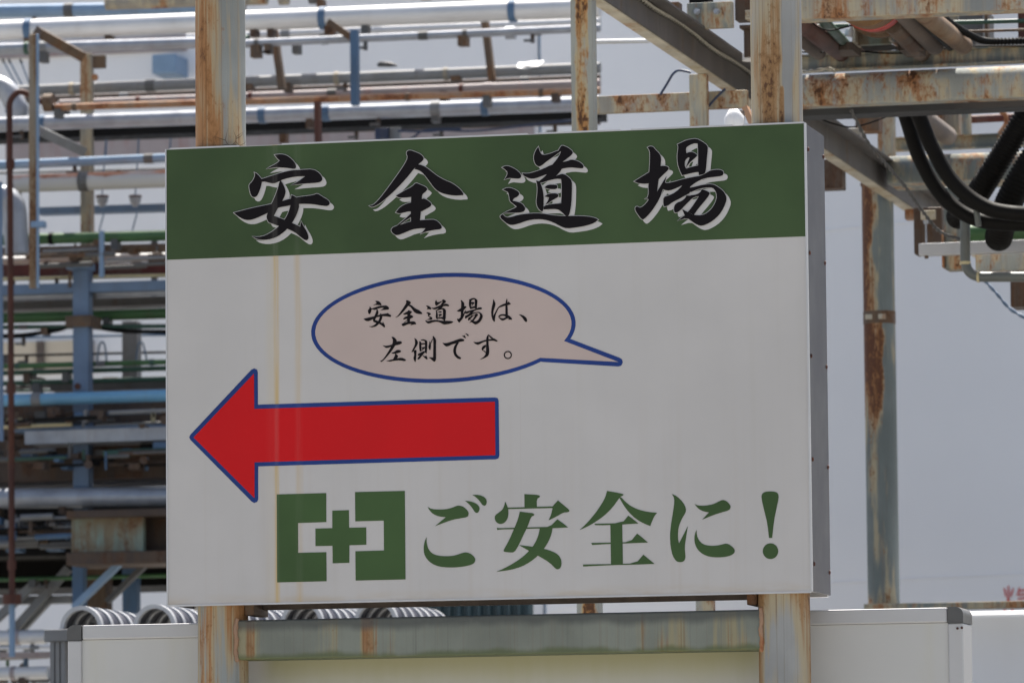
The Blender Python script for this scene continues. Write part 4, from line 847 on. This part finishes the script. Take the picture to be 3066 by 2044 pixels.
# ---------------------------------------------------------------- pipe bridge on the right
q = P(2063, 201, 5.5); cx0, cz0 = q.x, q.z
def ybeam(px):                                # depth at which the channel's lower left edge shows at px
    lo, hi = 0., 40.
    for _ in range(60):
        m = (lo+hi)/2
        if PX(Vector((cx0, m, cz0)))[0] < px: lo = m
        else: hi = m
    return (lo+hi)/2
ch = thing('channel_beam', 'long grey brown channel beam with a cream lower flange running back behind the right post', 'beam')
obj('web', box(cx0+.05, cx0+.056, 1.5, 19, cz0, cz0+.098), M_chan, ch)
obj('lower_flange', box(cx0, cx0+.0497, 1.5, 19, cz0-.004, cz0+.004), M_flange, ch)
obj('upper_flange', box(cx0+.0563, cx0+.125, 1.5, 19, cz0+.094, cz0+.102), M_chan, ch)
for Y in (6.6, 11.6, 13.2): obj('stiffener', box(cx0+.0563, cx0+.11, Y, Y+.01, cz0+.002, cz0+.093), M_chan, ch)
def twist(name, pts, r, mat, label, cat='wire', pitch=.085):
    t = thing(name, label, cat); p = resample(pts, pitch/8); fr_ = frames(p)
    for ph in (0, math.pi):
        hp_ = [c+(u*math.cos(2*math.pi*i/8+ph)+v*math.sin(2*math.pi*i/8+ph))*r for i, (c, (u, v)) in enumerate(zip(p, fr_))]
        tube_o('strand', hp_, r*.95, mat, t, 7)
    return t
M_wire = plain('galvanised_twisted_wire', (.38, .36, .30), .5, .4, .2, 30, (.2, .13, .08), .4)
ya, yb_ = ybeam(1850), ybeam(2350)
twist('twisted_wire', [Vector((cx0+.064, ya+(yb_-ya)*k/20, cz0+.088-.006*math.sin(k*.9))) for k in range(21)], .0048, M_wire, 'twisted wire strung along the channel beam left of the right post')
twist('twisted_wire', spline([P(2548, 330, 6.2), P(2600, 430, 6.4), P(2660, 500, 6.6), P(2710, 560, 6.8), P(2760, 630, 7.), P(2812, 692, 7.2), P(2872, 716, 7.4)], 8), .0042, M_dgrey, 'dark twisted wire hanging diagonally in front of the rusty round pole')
twist('twisted_wire', spline([P(2945, 836, 8), P(2985, 880, 8), P(3025, 925, 8), P(3085, 960, 8)], 8), .004, M_slate, 'blue twisted wire falling to the lower right below the grey conduit')
twist('twisted_wire', spline([P(2400, 216, 5.95), P(2440, 212, 5.9), P(2476, 206, 5.9), P(2500, 214, 5.95)], 6), .0042, M_wire, 'pale twisted wire end lying on the cream beam by the right post')
# posts carrying the channel
yA = ybeam(1747); a, b = P(1714, 150, yA), P(1780, 150, yA)
def f_p3(nt, p):
    x, y, z = sepx(nt, p); return math_(nt, 'SUBTRACT', math_(nt, 'MULTIPLY', smooth_bump(nt, x, a.x+.01, a.x+.03, b.x-.02, b.x-.008), .2), .10)
M_post3b = rusty('square_post_flaking_paint', (.28, .29, .265), .6, 30, 5, field=f_p3, spotfield=.6, spots=.9, stain=(.40, .19, .06), cream=(.42, .33, .18), seed=44)
o = obj('support_post', box(a.x, b.x, yA-.03, yA+.04, 0, cz0-.0045, .006), M_post3b); tag(o, 'square support post with rust blotches between the pipes and the channel beam', 'post')
y2 = ybeam(2092); a2, b2 = P(2066, 230, y2), P(2117, 230, y2)
o = obj('support_post', box(a2.x, b2.x, y2-.02, y2+.03, 0, cz0-.0045, .004), M_post3); tag(o, 'slim pale support post under the middle of the channel beam', 'post')
def xbeam(name, label, x0, t0, b0, x1, t1, b1, Y, dep, mat, bev=.006, cat='beam', flange=0):
    A0, B0, A1, B1 = P(x0, t0, Y), P(x0, b0, Y), P(x1, t1, Y), P(x1, b1, Y); zt = (A0.z+A1.z)/2; zb_ = (B0.z+B1.z)/2
    if x1 >= 3150: A1.x += 1.6
    if flange:
        o = thing(name, label, cat)
        obj('web', box(A0.x, A1.x, Y, Y+.008, zb_+.0063, zt-.0063), mat, o)
        for z in (zb_, zt-.006): obj('flange', box(A0.x, A1.x, Y-.004-flange, Y+flange, z, z+.006), mat, o)
        return o
    o = obj(name, box(A0.x, A1.x, Y, Y+dep, zb_, zt, bev, 5), mat); return tag(o, label, cat)
xbeam('rail', 'blotched rusty rail joining the square post and the slim post', 1782, 287, 340, 2235, 270, 321, y2+.06, .04, M_rail, .004, 'rail')
o = tube_o('rod', [P(1776, 126, 9), P(1945, 123, 9)], S_(7, 9), M_clad); tag(o, 'thin white rod with pink rust between square post and channel beam', 'rod')
for k, (lb, ps) in enumerate((('blue bent cable arching above the blotched rail', ((1977, 284), (1998, 250), (2015, 222), (2034, 211), (2068, 217))), ('short blue cable end slanting above the blotched rail', ((2122, 318), (2145, 292), (2172, 266))))):
    o = tube_o('cable', spline([P(x, y, y2+.03) for x, y in ps], 6), S_(4, y2), M_navyd, None, 8); tag(o, lb, 'cable')
dome = thing('white_insulator', 'small white ribbed insulator glowing in the sun right behind the sign top', 'insulator')
c = P(2196, 385, 4.2); tube_o('shed', [c, c+Vector((.004, 0, .03)), c+Vector((.012, 0, .055)), c+Vector((.02, 0, .062))], [.034, .036, .028, .008], plain('white_porcelain', (.8, .8, .8), .3, 0, .03), dome, 20)
c = P(2215, 385, 4.25); tube_o('cap', [c, c+Vector((.004, 0, .035)), c+Vector((.01, 0, .062))], [.014, .014, .008], M_ins, dome, 14)
o = obj('bracket', bar(P(2232, 322, 4.4), P(2262, 392, 4.4), .05, .02), M_rust); tag(o, 'orange rusty bracket strut behind the white insulator', 'bracket')
# splice plate with bolts
pl = thing('splice_plate', 'grey splice plate with two big bolts above the channel beam', 'plate')
a, b = P(2056, 10, 5.2), P(2194, 82, 5.2); obj('plate', box(a.x, b.x, 5.2, 5.23, b.z, a.z, .004), M_steel, pl)
for px in (2089, 2148):
    c = P(px, 37, 5.2)
    tube_o('washer', [c+Vector((0, .001, 0)), c+Vector((0, -.006, 0))], .017, M_steel, pl, 20); tube_o('bolt_head', [c+Vector((0, -.006, 0)), c+Vector((0, -.02, 0))], .0115, M_zinc, pl, 6); tube_o('bolt_shank', [c+Vector((0, -.02, 0)), c+Vector((0, -.032, 0))], .007, M_zinc, pl, 12)
a, b = P(2062, -30, 5.25), P(2120, 9, 5.25); o = obj('hanger_block', box(a.x, b.x, 5.25, 5.35, b.z, a.z, .004), M_black); tag(o, 'black block hanging down onto the splice plate', 'block')
a, b = P(1950, -30, ybeam(1980)), P(1982, 14, ybeam(1980)); o = obj('rusty_cleat', box(a.x, b.x, ybeam(1980)+.3, ybeam(1980)+.36, b.z-.01, a.z, .003), M_brown); tag(o, 'rusty cleat standing on the channel beam at the top edge', 'cleat')
vb = thing('spring_bracket', 'dark brown bracket with stacked plates left of the right post top', 'bracket')
a, b = P(2196, -30, 5.6), P(2262, 56, 5.6); obj('back_plate', box(a.x, b.x, 5.62, 5.7, b.z, a.z, .003), M_drust, vb)
for k in range(4):
    a, b = P(2231, 31+k*7, 5.55), P(2262, 35+k*7, 5.55); obj('plate', box(a.x, b.x, 5.55, 5.615, b.z, a.z), M_flange, vb)
a, b = P(2214, 76, 5.6), P(2262, 165, 5.6)
ab = thing('angle_bracket', 'rust brown angle bracket below the stacked plates by the right post', 'bracket')
obj('leg', box(a.x, b.x, 5.6, 5.66, a.z-.012, a.z), M_drust, ab); obj('leg', box(a.x+.008, b.x, 5.64, 5.66, b.z, a.z-.0125), M_drust, ab)
c = P(2250, 182, 5.7); o = tube_o('domed_lamp', [c, c+Vector((0, 0, .03)), c+Vector((0, 0, .045)), c+Vector((0, 0, .05))], [.035, .033, .02, .006], M_white, None, 20); tag(o, 'white domed lamp just left of the right sign post', 'lamp')

def roundbeam(name, label, x0, t0, b0, x1, t1, b1, Y, dep, mat, rad):
    A0, B0, A1, B1 = P(x0, t0, Y), P(x0, b0, Y), P(x1, t1, Y), P(x1, b1, Y); zt = (A0.z+A1.z)/2; zb_ = (B0.z+B1.z)/2
    if x1 >= 3150: A1.x += 1.6
    pr = [(Y+.006, zb_), (Y, zb_+.006)]+[(Y+rad-rad*math.cos(math.pi/2*k/10), zt-rad+rad*math.sin(math.pi/2*k/10)) for k in range(11)]+[(Y+dep, zt), (Y+dep, zb_)]
    n = len(pr); vs = [(A0.x, y, z) for y, z in pr]+[(A1.x, y, z) for y, z in pr]
    o = obj(name, mesh(vs, [tuple(range(n))[::-1], tuple(range(n, 2*n))]+[(i, (i+1) % n, n+(i+1) % n, n+i) for i in range(n)]), mat)
    o.data.polygons.foreach_set('use_smooth', [3 <= i < 13 for i in range(len(o.data.polygons))]); return tag(o, label, 'beam')
# cross beams to the right of the post
xbeam('beam', 'rust streaked pale beam along the top right edge', 2300, -46.5, 51, 3200, -70, 33, 4.7, .10, M_beamA, .003)
bB = xbeam('beam', 'grey green beam with rusty flanges under the brown pipes', 2300, 164, 213, 3200, 139, 192, 7.0, .1, M_steel, flange=.025)
roundbeam('beam', 'broad cream box beam with rust spots and a sunlit upper edge', 2300, 214.5, 317, 3200, 193, 290, 6.1, .09, M_beamC, .06)
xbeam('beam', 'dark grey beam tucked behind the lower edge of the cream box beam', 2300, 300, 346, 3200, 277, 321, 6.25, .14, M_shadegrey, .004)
xbeam('beam', 'blue grey beam seen behind the black hoses', 2655, 409, 449, 3200, 398, 440, 10., .12, M_steel, flange=.02)
roundbeam('beam', 'pale blue grey box beam behind the black hoses, sunlit on top', 2655, 458, 546, 3200, 448, 530, 9.2, .3, M_steel, .06)
def ypipe(label, p0, Y0, p1, Y1, wpx, mat, name='pipe', endcap=None, seg=24):
    a, b = P(*p0, Y0), P(*p1, Y1); r = S_(wpx/2, Y0)
    d = (b-a).normalized(); pts = [a, a.lerp(b, .5), b-d*r*.45, b-d*r*.12, b]
    o = tube_o(name, pts, [r, r, r, r*.93, r*.72], mat, None, seg); tag(o, label, 'pipe'); return o
YQ = 5.2
big = ypipe('big rusty pipe with a red band under the top right beam', (2585, -20), YQ, (2680, 34), 7.2, 200, M_bigrust, 'large_pipe', seg=40)
a, b = P(2585, -20, YQ), P(2680, 34, 7.2); d = (b-a).normalized()
tube_o('red_band', [a.lerp(b, .18), a.lerp(b, .30)], S_(102, YQ), M_red, big, 40); tube_o('flange', [a.lerp(b, .45), a.lerp(b, .5)], S_(112, YQ), M_brown, big, 40)
sd = thing('pipe_saddle', 'rusty saddle cradle holding the big rusty pipe on the grey green beam', 'pipe support')
zB = P(2600, 160, 6.9).z
for px in (2556, 2666): 
    a, b = P(px-6, 84, 6.6), P(px+6, 158, 6.6); obj('cradle_plate', box(a.x, b.x, 6.6, 6.75, zB, a.z, .003), M_flange, sd)
a, b = P(2562, 100, 6.62), P(2660, 126, 6.62); obj('cradle_web', box(a.x, b.x, 6.66, 6.7, b.z, a.z), M_panelrust, sd)
a, b = P(2562, 128, 6.62), P(2662, 158, 6.62); obj('base_block', box(a.x, b.x, 6.72, 6.85, zB+.001, a.z), M_black, sd)
for px, lb in ((2495, ''), (2690, '')):
    a, b = P(px, 149, 6.6), P(px+55, 158, 6.6); obj('base_foot', box(a.x, b.x, 6.6, 6.8, zB+.0005, a.z, .003), M_ins, sd)
for px in (2543, 2686):
    c = P(px, 100, 6.5); tube_o('bolt', [c, c+Vector((.012, 0, .05))], .009, M_clad, sd, 10); tube_o('nut', [c-Vector((.004, .001, .012)), c+Vector((.003, -.001, .012))], .02, M_clad, sd, 6)
c = P(2700, 99, 6.5); tube_o('bolt', [c, c+Vector((.05, 0, .002))], .011, M_clad, sd, 10)
ypipe('dark red brown pipe to the right of the right post top', (2375, 55), 5.3, (2520, 160), 7.0, 56, M_redrust)
ypipe('teal pipe between the dark red brown pipe and the big rusty pipe', (2445, 40), 5.6, (2550, 152), 7.0, 32, M_dgreen)
ypipe('tan pipe stub low against the right post', (2380, 100), 6.0, (2452, 158), 6.9, 48, M_ins)
ypipe('pinkish lagged pipe, the left of two lagged pipes on the grey green beam', (2660, -5), 4.9, (2800, 140), 6.8, 58, M_ins, 'lagged_pipe')
ypipe('orange brown lagged pipe, the right of two lagged pipes', (2728, 10), 4.9, (2886, 138), 6.8, 60, M_insr, 'lagged_pipe')
ypipe('black pipe squeezed between the two lagged pipes', (2715, 20), 5.1, (2845, 142), 6.9, 26, M_black)
ypipe('brown pipe in shade behind the left lagged pipe', (2670, 70), 5.9, (2760, 158), 7.0, 60, M_brown)
def corrhose(name, label, pts, r, mat, pitch=.016, depth=.11):
    p = resample(spline(pts, 14), pitch/4); rs = [r*(1, 1, 1-depth, 1-depth)[i % 4] for i in range(len(p))]
    o = tube_o(name, p, rs, mat, None, 24); return tag(o, label, 'hose')
corrhose('corrugated_hose', 'black corrugated hose with sun bright ribs beside the orange brown lagged pipe', [P(2790, 25, 5.6), P(2850, 72, 6.2), P(2910, 108, 6.5), P(2960, 124, 6.7), P(3080, 122, 6.8)], S_(11, 6.4), M_black, .016, .3)
a, b = P(2870, 20, 7.6), P(2944, 140, 7.6); o = obj('wall_cabinet', box(a.x, b.x, 7.6, 7.9, b.z, a.z, .005), M_dgrey); tag(o, 'dark grey cabinet standing behind the corrugated hose at top right', 'cabinet')
a, b = P(2815, 20, 7.8), P(2868, 140, 7.8); o = obj('sheet_cover', box(a.x, b.x, 7.8, 8.0, b.z, a.z, .005), M_rpale); tag(o, 'pale rust stained cover sheet left of the dark grey cabinet', 'cover')
a, b = P(2947, 20, 7.5), P(2958, 140, 7.5); o = obj('angle_post', box(a.x, b.x, 7.5, 7.55, b.z, a.z), M_brown); tag(o, 'thin brown angle post right of the dark grey cabinet', 'post')
a, b = P(3047, 20, 7.5), P(3085, 150, 7.5); o = obj('angle_post', box(a.x, b.x, 7.5, 7.6, b.z, a.z), M_redrust); tag(o, 'dark red brown post at the right edge near the top', 'post')
a, b = P(2921, 122, 7.05), P(3200, 138, 7.05); o = obj('flat_bar', box(a.x, b.x, 7.05, 7.15, b.z, a.z, .003), M_grey); tag(o, 'grey flat bar lying on the grey green beam at the right edge', 'bar')
# tangle above and behind the top right beams
random.seed(21)
for lb, pts_, w_, m_ in (('black cable crossing above the grey green beam by the right post', ((2330, 150, 6.7), (2440, 158, 6.7), (2530, 152, 6.8), (2700, 160, 6.9), (2900, 140, 6.9), (3150, 138, 6.9)), 5, M_black),
      ('thin rusty conduit running behind the dark red brown pipe', ((2300, 112, 7.3), (2500, 106, 7.3), (2800, 98, 7.3), (3250, 84, 7.3)), 9, M_brown),
      ('dark green conduit running above the thin rusty conduit', ((2300, 84, 7.5), (2500, 78, 7.5), (2800, 70, 7.5), (3250, 58, 7.5)), 14, M_dgreen),
      ('slack black cable looping under the top right beam', ((2400, 40, 5.4), (2470, 90, 5.5), (2560, 74, 5.6), (2640, 50, 5.7)), 5, M_black),
      ('dark cable hanging below the dark grey beam near the pole', ((2440, 350, 6.5), (2500, 372, 6.6), (2560, 380, 6.7), (2650, 352, 6.9)), 5, M_black)):
    o = tube_o('cable', spline([P(*q_) for q_ in pts_], 8), S_(w_/2, pts_[0][2]), m_, None, 10); tag(o, lb, 'cable')
for lb, x0, y0, x1, y1, Y, m_ in (('dark rusty block between the right post and the big rusty pipe', 2412, 60, 2470, 150, 7.7, M_drust), ('dark brown block behind the rusty saddle cradle', 2570, 110, 2655, 160, 7.6, M_drust), ('dark rusty block behind the left lagged pipe', 2680, 90, 2790, 158, 7.6, M_drust), ('pale rusty plate below the dark grey beam left of the pole', 2530, 385, 2575, 420, 9.0, M_rpale)):
    a, b = P(x0, y0, Y), P(x1, y1, Y); o = obj('steel_block', box(a.x, b.x, Y, Y+.12, b.z, a.z, .004), m_); tag(o, lb, 'block')
# things between the upper and lower beams
ypipe('tan tapering pipe end behind the black hoses', (2735, 330), 7.6, (2838, 408), 9.6, 60, M_ins)
for lb, x0, y0, x1, y1, Y, m_ in (('small pale box behind the tan pipe end', 2823, 330, 2872, 400, 10.3, M_rpale), ('grey upright beside the dark oval handle', 2878, 330, 2902, 402, 9.9, M_steel), ('dark rusty block left of the small pale box', 2788, 330, 2822, 400, 10.2, M_brown)):
    a, b = P(x0, y0, Y), P(x1, y1, Y); o = obj('support_block', box(a.x, b.x, Y, Y+.08, b.z, a.z, .004), m_); tag(o, lb, 'block')
o = tube_o('pipe', [P(2903, 358, 10.2), P(3000, 353, 10.2), P(3120, 348, 10.2)], S_(12, 10), M_maroon, None, 16); tag(o, 'dark red rusty pipe seen between the two beams right of the hoses', 'pipe')
o = obj('strap_hook', tube(spline([P(2996, 335, 9.8), P(3010, 345, 9.8), P(3012, 370, 9.8), P(2998, 392, 9.8), P(2992, 402, 9.8)], 6), S_(7, 9.8), 10), M_rust); tag(o, 'orange rusty hook on the dark red pipe', 'hook')
for lb, x0, y0, x1, y1, Y, m_ in (('rusty block below the blue grey beam', 2560, 352, 2632, 392, 9.4, M_brown), ('rusty stub end of a cross beam touching the sign side', 2440, 478, 2521, 563, ybeam(2500)+.35, M_drust)):
    a, b = P(x0, y0, Y), P(x1, y1, Y); o = obj('beam_stub', box(a.x, b.x, Y, Y+.1, b.z, a.z, .004), m_); tag(o, lb, 'beam stub')
# rusty round pole under the channel
yP = ybeam(2655)+.1; rp_ = S_(47, yP); cxp = (P(2590, 1200, yP).x+P(2684, 1200, yP).x)/2
zt_, zb2, zc = P(2636, 556, yP).z, P(2636, 1816, yP).z, P(2632, 952, yP).z
def f_pole(nt, p):
    x, y, z = sepx(nt, p); u = mrange(nt, z, zb2, zt_)
    x = math_(nt, 'ADD', x, math_(nt, 'MULTIPLY', math_(nt, 'SUBTRACT', noise(nt, mapped(nt, p, (20, 20, 5)), 1, 5), .5), .12))
    a = math_(nt, 'MULTIPLY', mrange(nt, x, cxp-rp_*.5, cxp+rp_*.45, 1, 0), mrange(nt, u, .2, .6, .05, .32))
    d = math_(nt, 'MULTIPLY', smooth_bump(nt, x, cxp-.015, cxp+.0, cxp+.012, cxp+.03), math_(nt, 'MULTIPLY', mrange(nt, z, zc-.75, zc-.05), mrange(nt, z, zc, zc+.03, .2, 0)))
    return math_(nt, 'SUBTRACT', math_(nt, 'ADD', math_(nt, 'ADD', a, d), mrange(nt, z, zb2+.12, zb2, 0, .12)), .10)
M_pole = rusty('round_pole_flaking_paint', (.155, .18, .175), .6, 26, 2.4, field=f_pole, spotfield=.7, spots=.4, stain=(.30, .13, .045), cream=(.40, .34, .22), dark=(.09, .032, .015), seed=62)
po = thing('rusty_pole', 'round pale green pole with thick flaking rust and a clamp, right of the sign', 'pole')
tube_o('pole_tube', [(cxp, yP, 0), (cxp, yP, 1.5), (cxp, yP, 3), (cxp, yP, zt_)], rp_, M_pole, po, 40)
tube_o('cap_plate', [(cxp, yP, zt_), (cxp, yP, zt_+.012)], rp_*1.08, M_brown, po, 30)
a, b = P(2633, 450, yP), P(2680, 450, yP); obj('neck', box(a.x, b.x, yP-.05, yP+.03, zt_+.0125, P(2655, 335, yP).z, .006), M_post3, po)
tube_o('clamp_band', [(cxp, yP, zc-.028), (cxp, yP, zc+.028)], rp_*1.03, M_brown, po, 36)
for s in (-1, 1): obj('clamp_slot', box(cxp-.006+s*.030-.016, cxp-.006+s*.030+.016, yP-rp_*1.06, yP-rp_*.9, zc-.011, zc+.011, .002), M_flange, po)
obj('bracket', box(P(2645, 1, yP).x, P(2695, 1, yP).x, yP-.12, yP-.055, P(2660, 516, yP).z, P(2660, 490, yP).z, .004), M_ins, po)
tube_o('hook_ring', spline([P(2622, 462, yP-.1), P(2596, 478, yP-.1), P(2590, 505, yP-.1), P(2604, 530, yP-.1)], 6), .006, M_grey, po, 8)
obj('gusset_plate', mesh([P(2578, 535, yP+.2), P(2640, 560, yP+.2), P(2640, 660, yP+.2), P(2600, 590, yP+.2), P(2578, 535, yP+.23), P(2640, 560, yP+.23), P(2640, 660, yP+.23), P(2600, 590, yP+.23)], [(0, 3, 2, 1), (4, 5, 6, 7), (0, 1, 5, 4), (1, 2, 6, 5), (2, 3, 7, 6), (3, 0, 4, 7)]), M_brown, po)
# rail at the pole's foot and the white cabinet under it
yR = yP-.12
xbeam('rail', 'rust stained blue grey rail at the foot of the rusty pole', 2586, 1805, 1826, 3200, 1796, 1817, yR-.1, .08, M_steel, .003, 'rail')
a, b = P(2500, 1829, yR+.05), P(3180, 1829, yR+.05); o = obj('white_cabinet', box(a.x, b.x, yR+.05, yR+.6, 0, a.z-.012, .04, 5), M_white); tag(o, 'white steel cabinet with rounded top edge below the rail at lower right', 'cabinet')
# hung fittings at right
hb = thing('bar_hanger', 'rusty hanging frame with an aluminium bar below the black hoses', 'hanger')
Y = 7.6
for nm, x0, y0, x1, y1, dy, m_ in (('rusty_plate', 2734, 622, 2822, 759, .35, M_drust), ('cream_box', 2824, 560, 2878, 806, .12, M_steel), ('rusty_edge', 2818, 690, 2826, 800, .1, M_rust)):
    a, b = P(x0, y0, Y+dy), P(x1, y1, Y+dy); obj(nm, box(a.x, b.x, Y+dy, Y+dy+.1, b.z, a.z, .008), m_, hb)
a, b = P(2750, 729, Y), P(3200, 749, Y); obj('aluminium_bar', box(a.x, b.x, Y, Y+.05, b.z, a.z, .003), M_alu, hb)
a, b = P(2920, 762, Y+.1), P(3200, 802, Y+.1); obj('rusty_rail', box(a.x, b.x, Y+.1, Y+.15, b.z, a.z, .004), M_beamC, hb)
c = P(2772, 664, Y+.02); e2 = P(2774, 765, Y+.02); tube_o('threaded_rod', [c, e2], .0035, M_zinc, hb, 8); tube_o('nut', [c+Vector((0, 0, .008)), c-Vector((0, 0, .008))], .011, M_zinc, hb, 6); tube_o('nut', [e2+Vector((0, 0, .008)), e2-Vector((0, 0, .012))], .009, M_brown, hb, 6)
a, b = P(2756, 630, Y-.05), P(2800, 656, Y-.05); obj('clip_plate', box(a.x, b.x, Y-.05, Y-.03, b.z, a.z, .003), M_flange, hb)
o = tube_o('support_block', [P(3022, 880, 8.), P(3070, 880, 8.)], .001, M_brown); bpy.data.objects.remove(o)
a, b = P(3024, 842, 8.1), P(3110, 916, 8.1); o = obj('rusty_box', box(a.x, b.x, 8.1, 8.25, b.z, a.z, .005), M_drust); tag(o, 'dark rusty box at the right edge below the grey conduit', 'box')
Y = 7.35
cn = tube_o('conduit', fillet([P(2890, 610, Y), P(2890, 829, Y), P(3160, 829, Y)], .075, 10), S_(15, Y), M_conduit, None, 20); tag(cn, 'grey plastic conduit bending from vertical to horizontal at right', 'conduit')
for q0, q1 in (((2890, 783), (2890, 792)), ((2926, 829), (2933, 829))): tube_o('cable_tie', [P(*q0, Y), P(*q1, Y)], S_(16.5, Y), M_ylw, cn, 20)
for lb, ps, w_ in (('outer of two smooth black hoses sagging at right', ((2690, 300), (2712, 350), (2752, 470), (2812, 575), (2890, 642), (2985, 668), (3130, 662), (3300, 600), (3420, 430), (3460, 200)), 44), ('inner of two smooth black hoses sagging at right', ((2728, 300), (2752, 350), (2790, 440), (2845, 535), (2925, 606), (3010, 636), (3130, 634), (3280, 570), (3390, 410), (3420, 200)), 46)):
    o = tube_o('smooth_hose', spline([P(x, y, 6.9+(.08 if 'outer' in lb else 0)) for x, y in ps], 14), S_(w_/2, 6.9), M_black, None, 24); tag(o, lb, 'hose')
hz_ = thing('hose_tie', 'black tie strap bundling the two smooth hoses at the bottom of their sag', 'strap')
c = P(2925, 640, 6.93); tube_o('tie_band', [c+Vector((-.006, 0, .05)), c+Vector((.006, 0, -.05))], .012, M_conduit, hz_, 8)
corrhose('corrugated_hose', 'thick black corrugated hose slanting down from the right edge, the upper one', [P(3230, 80, 7.2), P(3120, 260, 7.2), P(3040, 400, 7.2), P(2960, 530, 7.25), P(2900, 620, 7.35), P(2868, 650, 7.5)], S_(37, 7.2), M_black)
corrhose('corrugated_hose', 'thick black corrugated hose at the right edge, the lower one', [P(3270, 180, 7.15), P(3140, 400, 7.15), P(3060, 530, 7.15), P(3015, 620, 7.2), P(2995, 690, 7.3), P(2990, 712, 7.4)], S_(42, 7.2), M_black)
o = tube_o('pipe', [P(2880, 700, 8.3), P(3160, 690, 8.3)], S_(26, 8.3), M_green, None, 20); tag(o, 'pale green pipe peeping out behind the corrugated hoses', 'pipe')
cf = thing('foot_clip', 'small cream clamp piece under the channel beam right of the pole', 'clamp')
a, b = P(2812, 330, 9), P(2812, 330, 9)
obj('clip_body', box(P(2686, 1, yP).x, P(2735, 1, yP).x, yP+.1, yP+.16, P(2700, 650, yP).z, P(2700, 618, yP).z, .008), M_rust, cf)
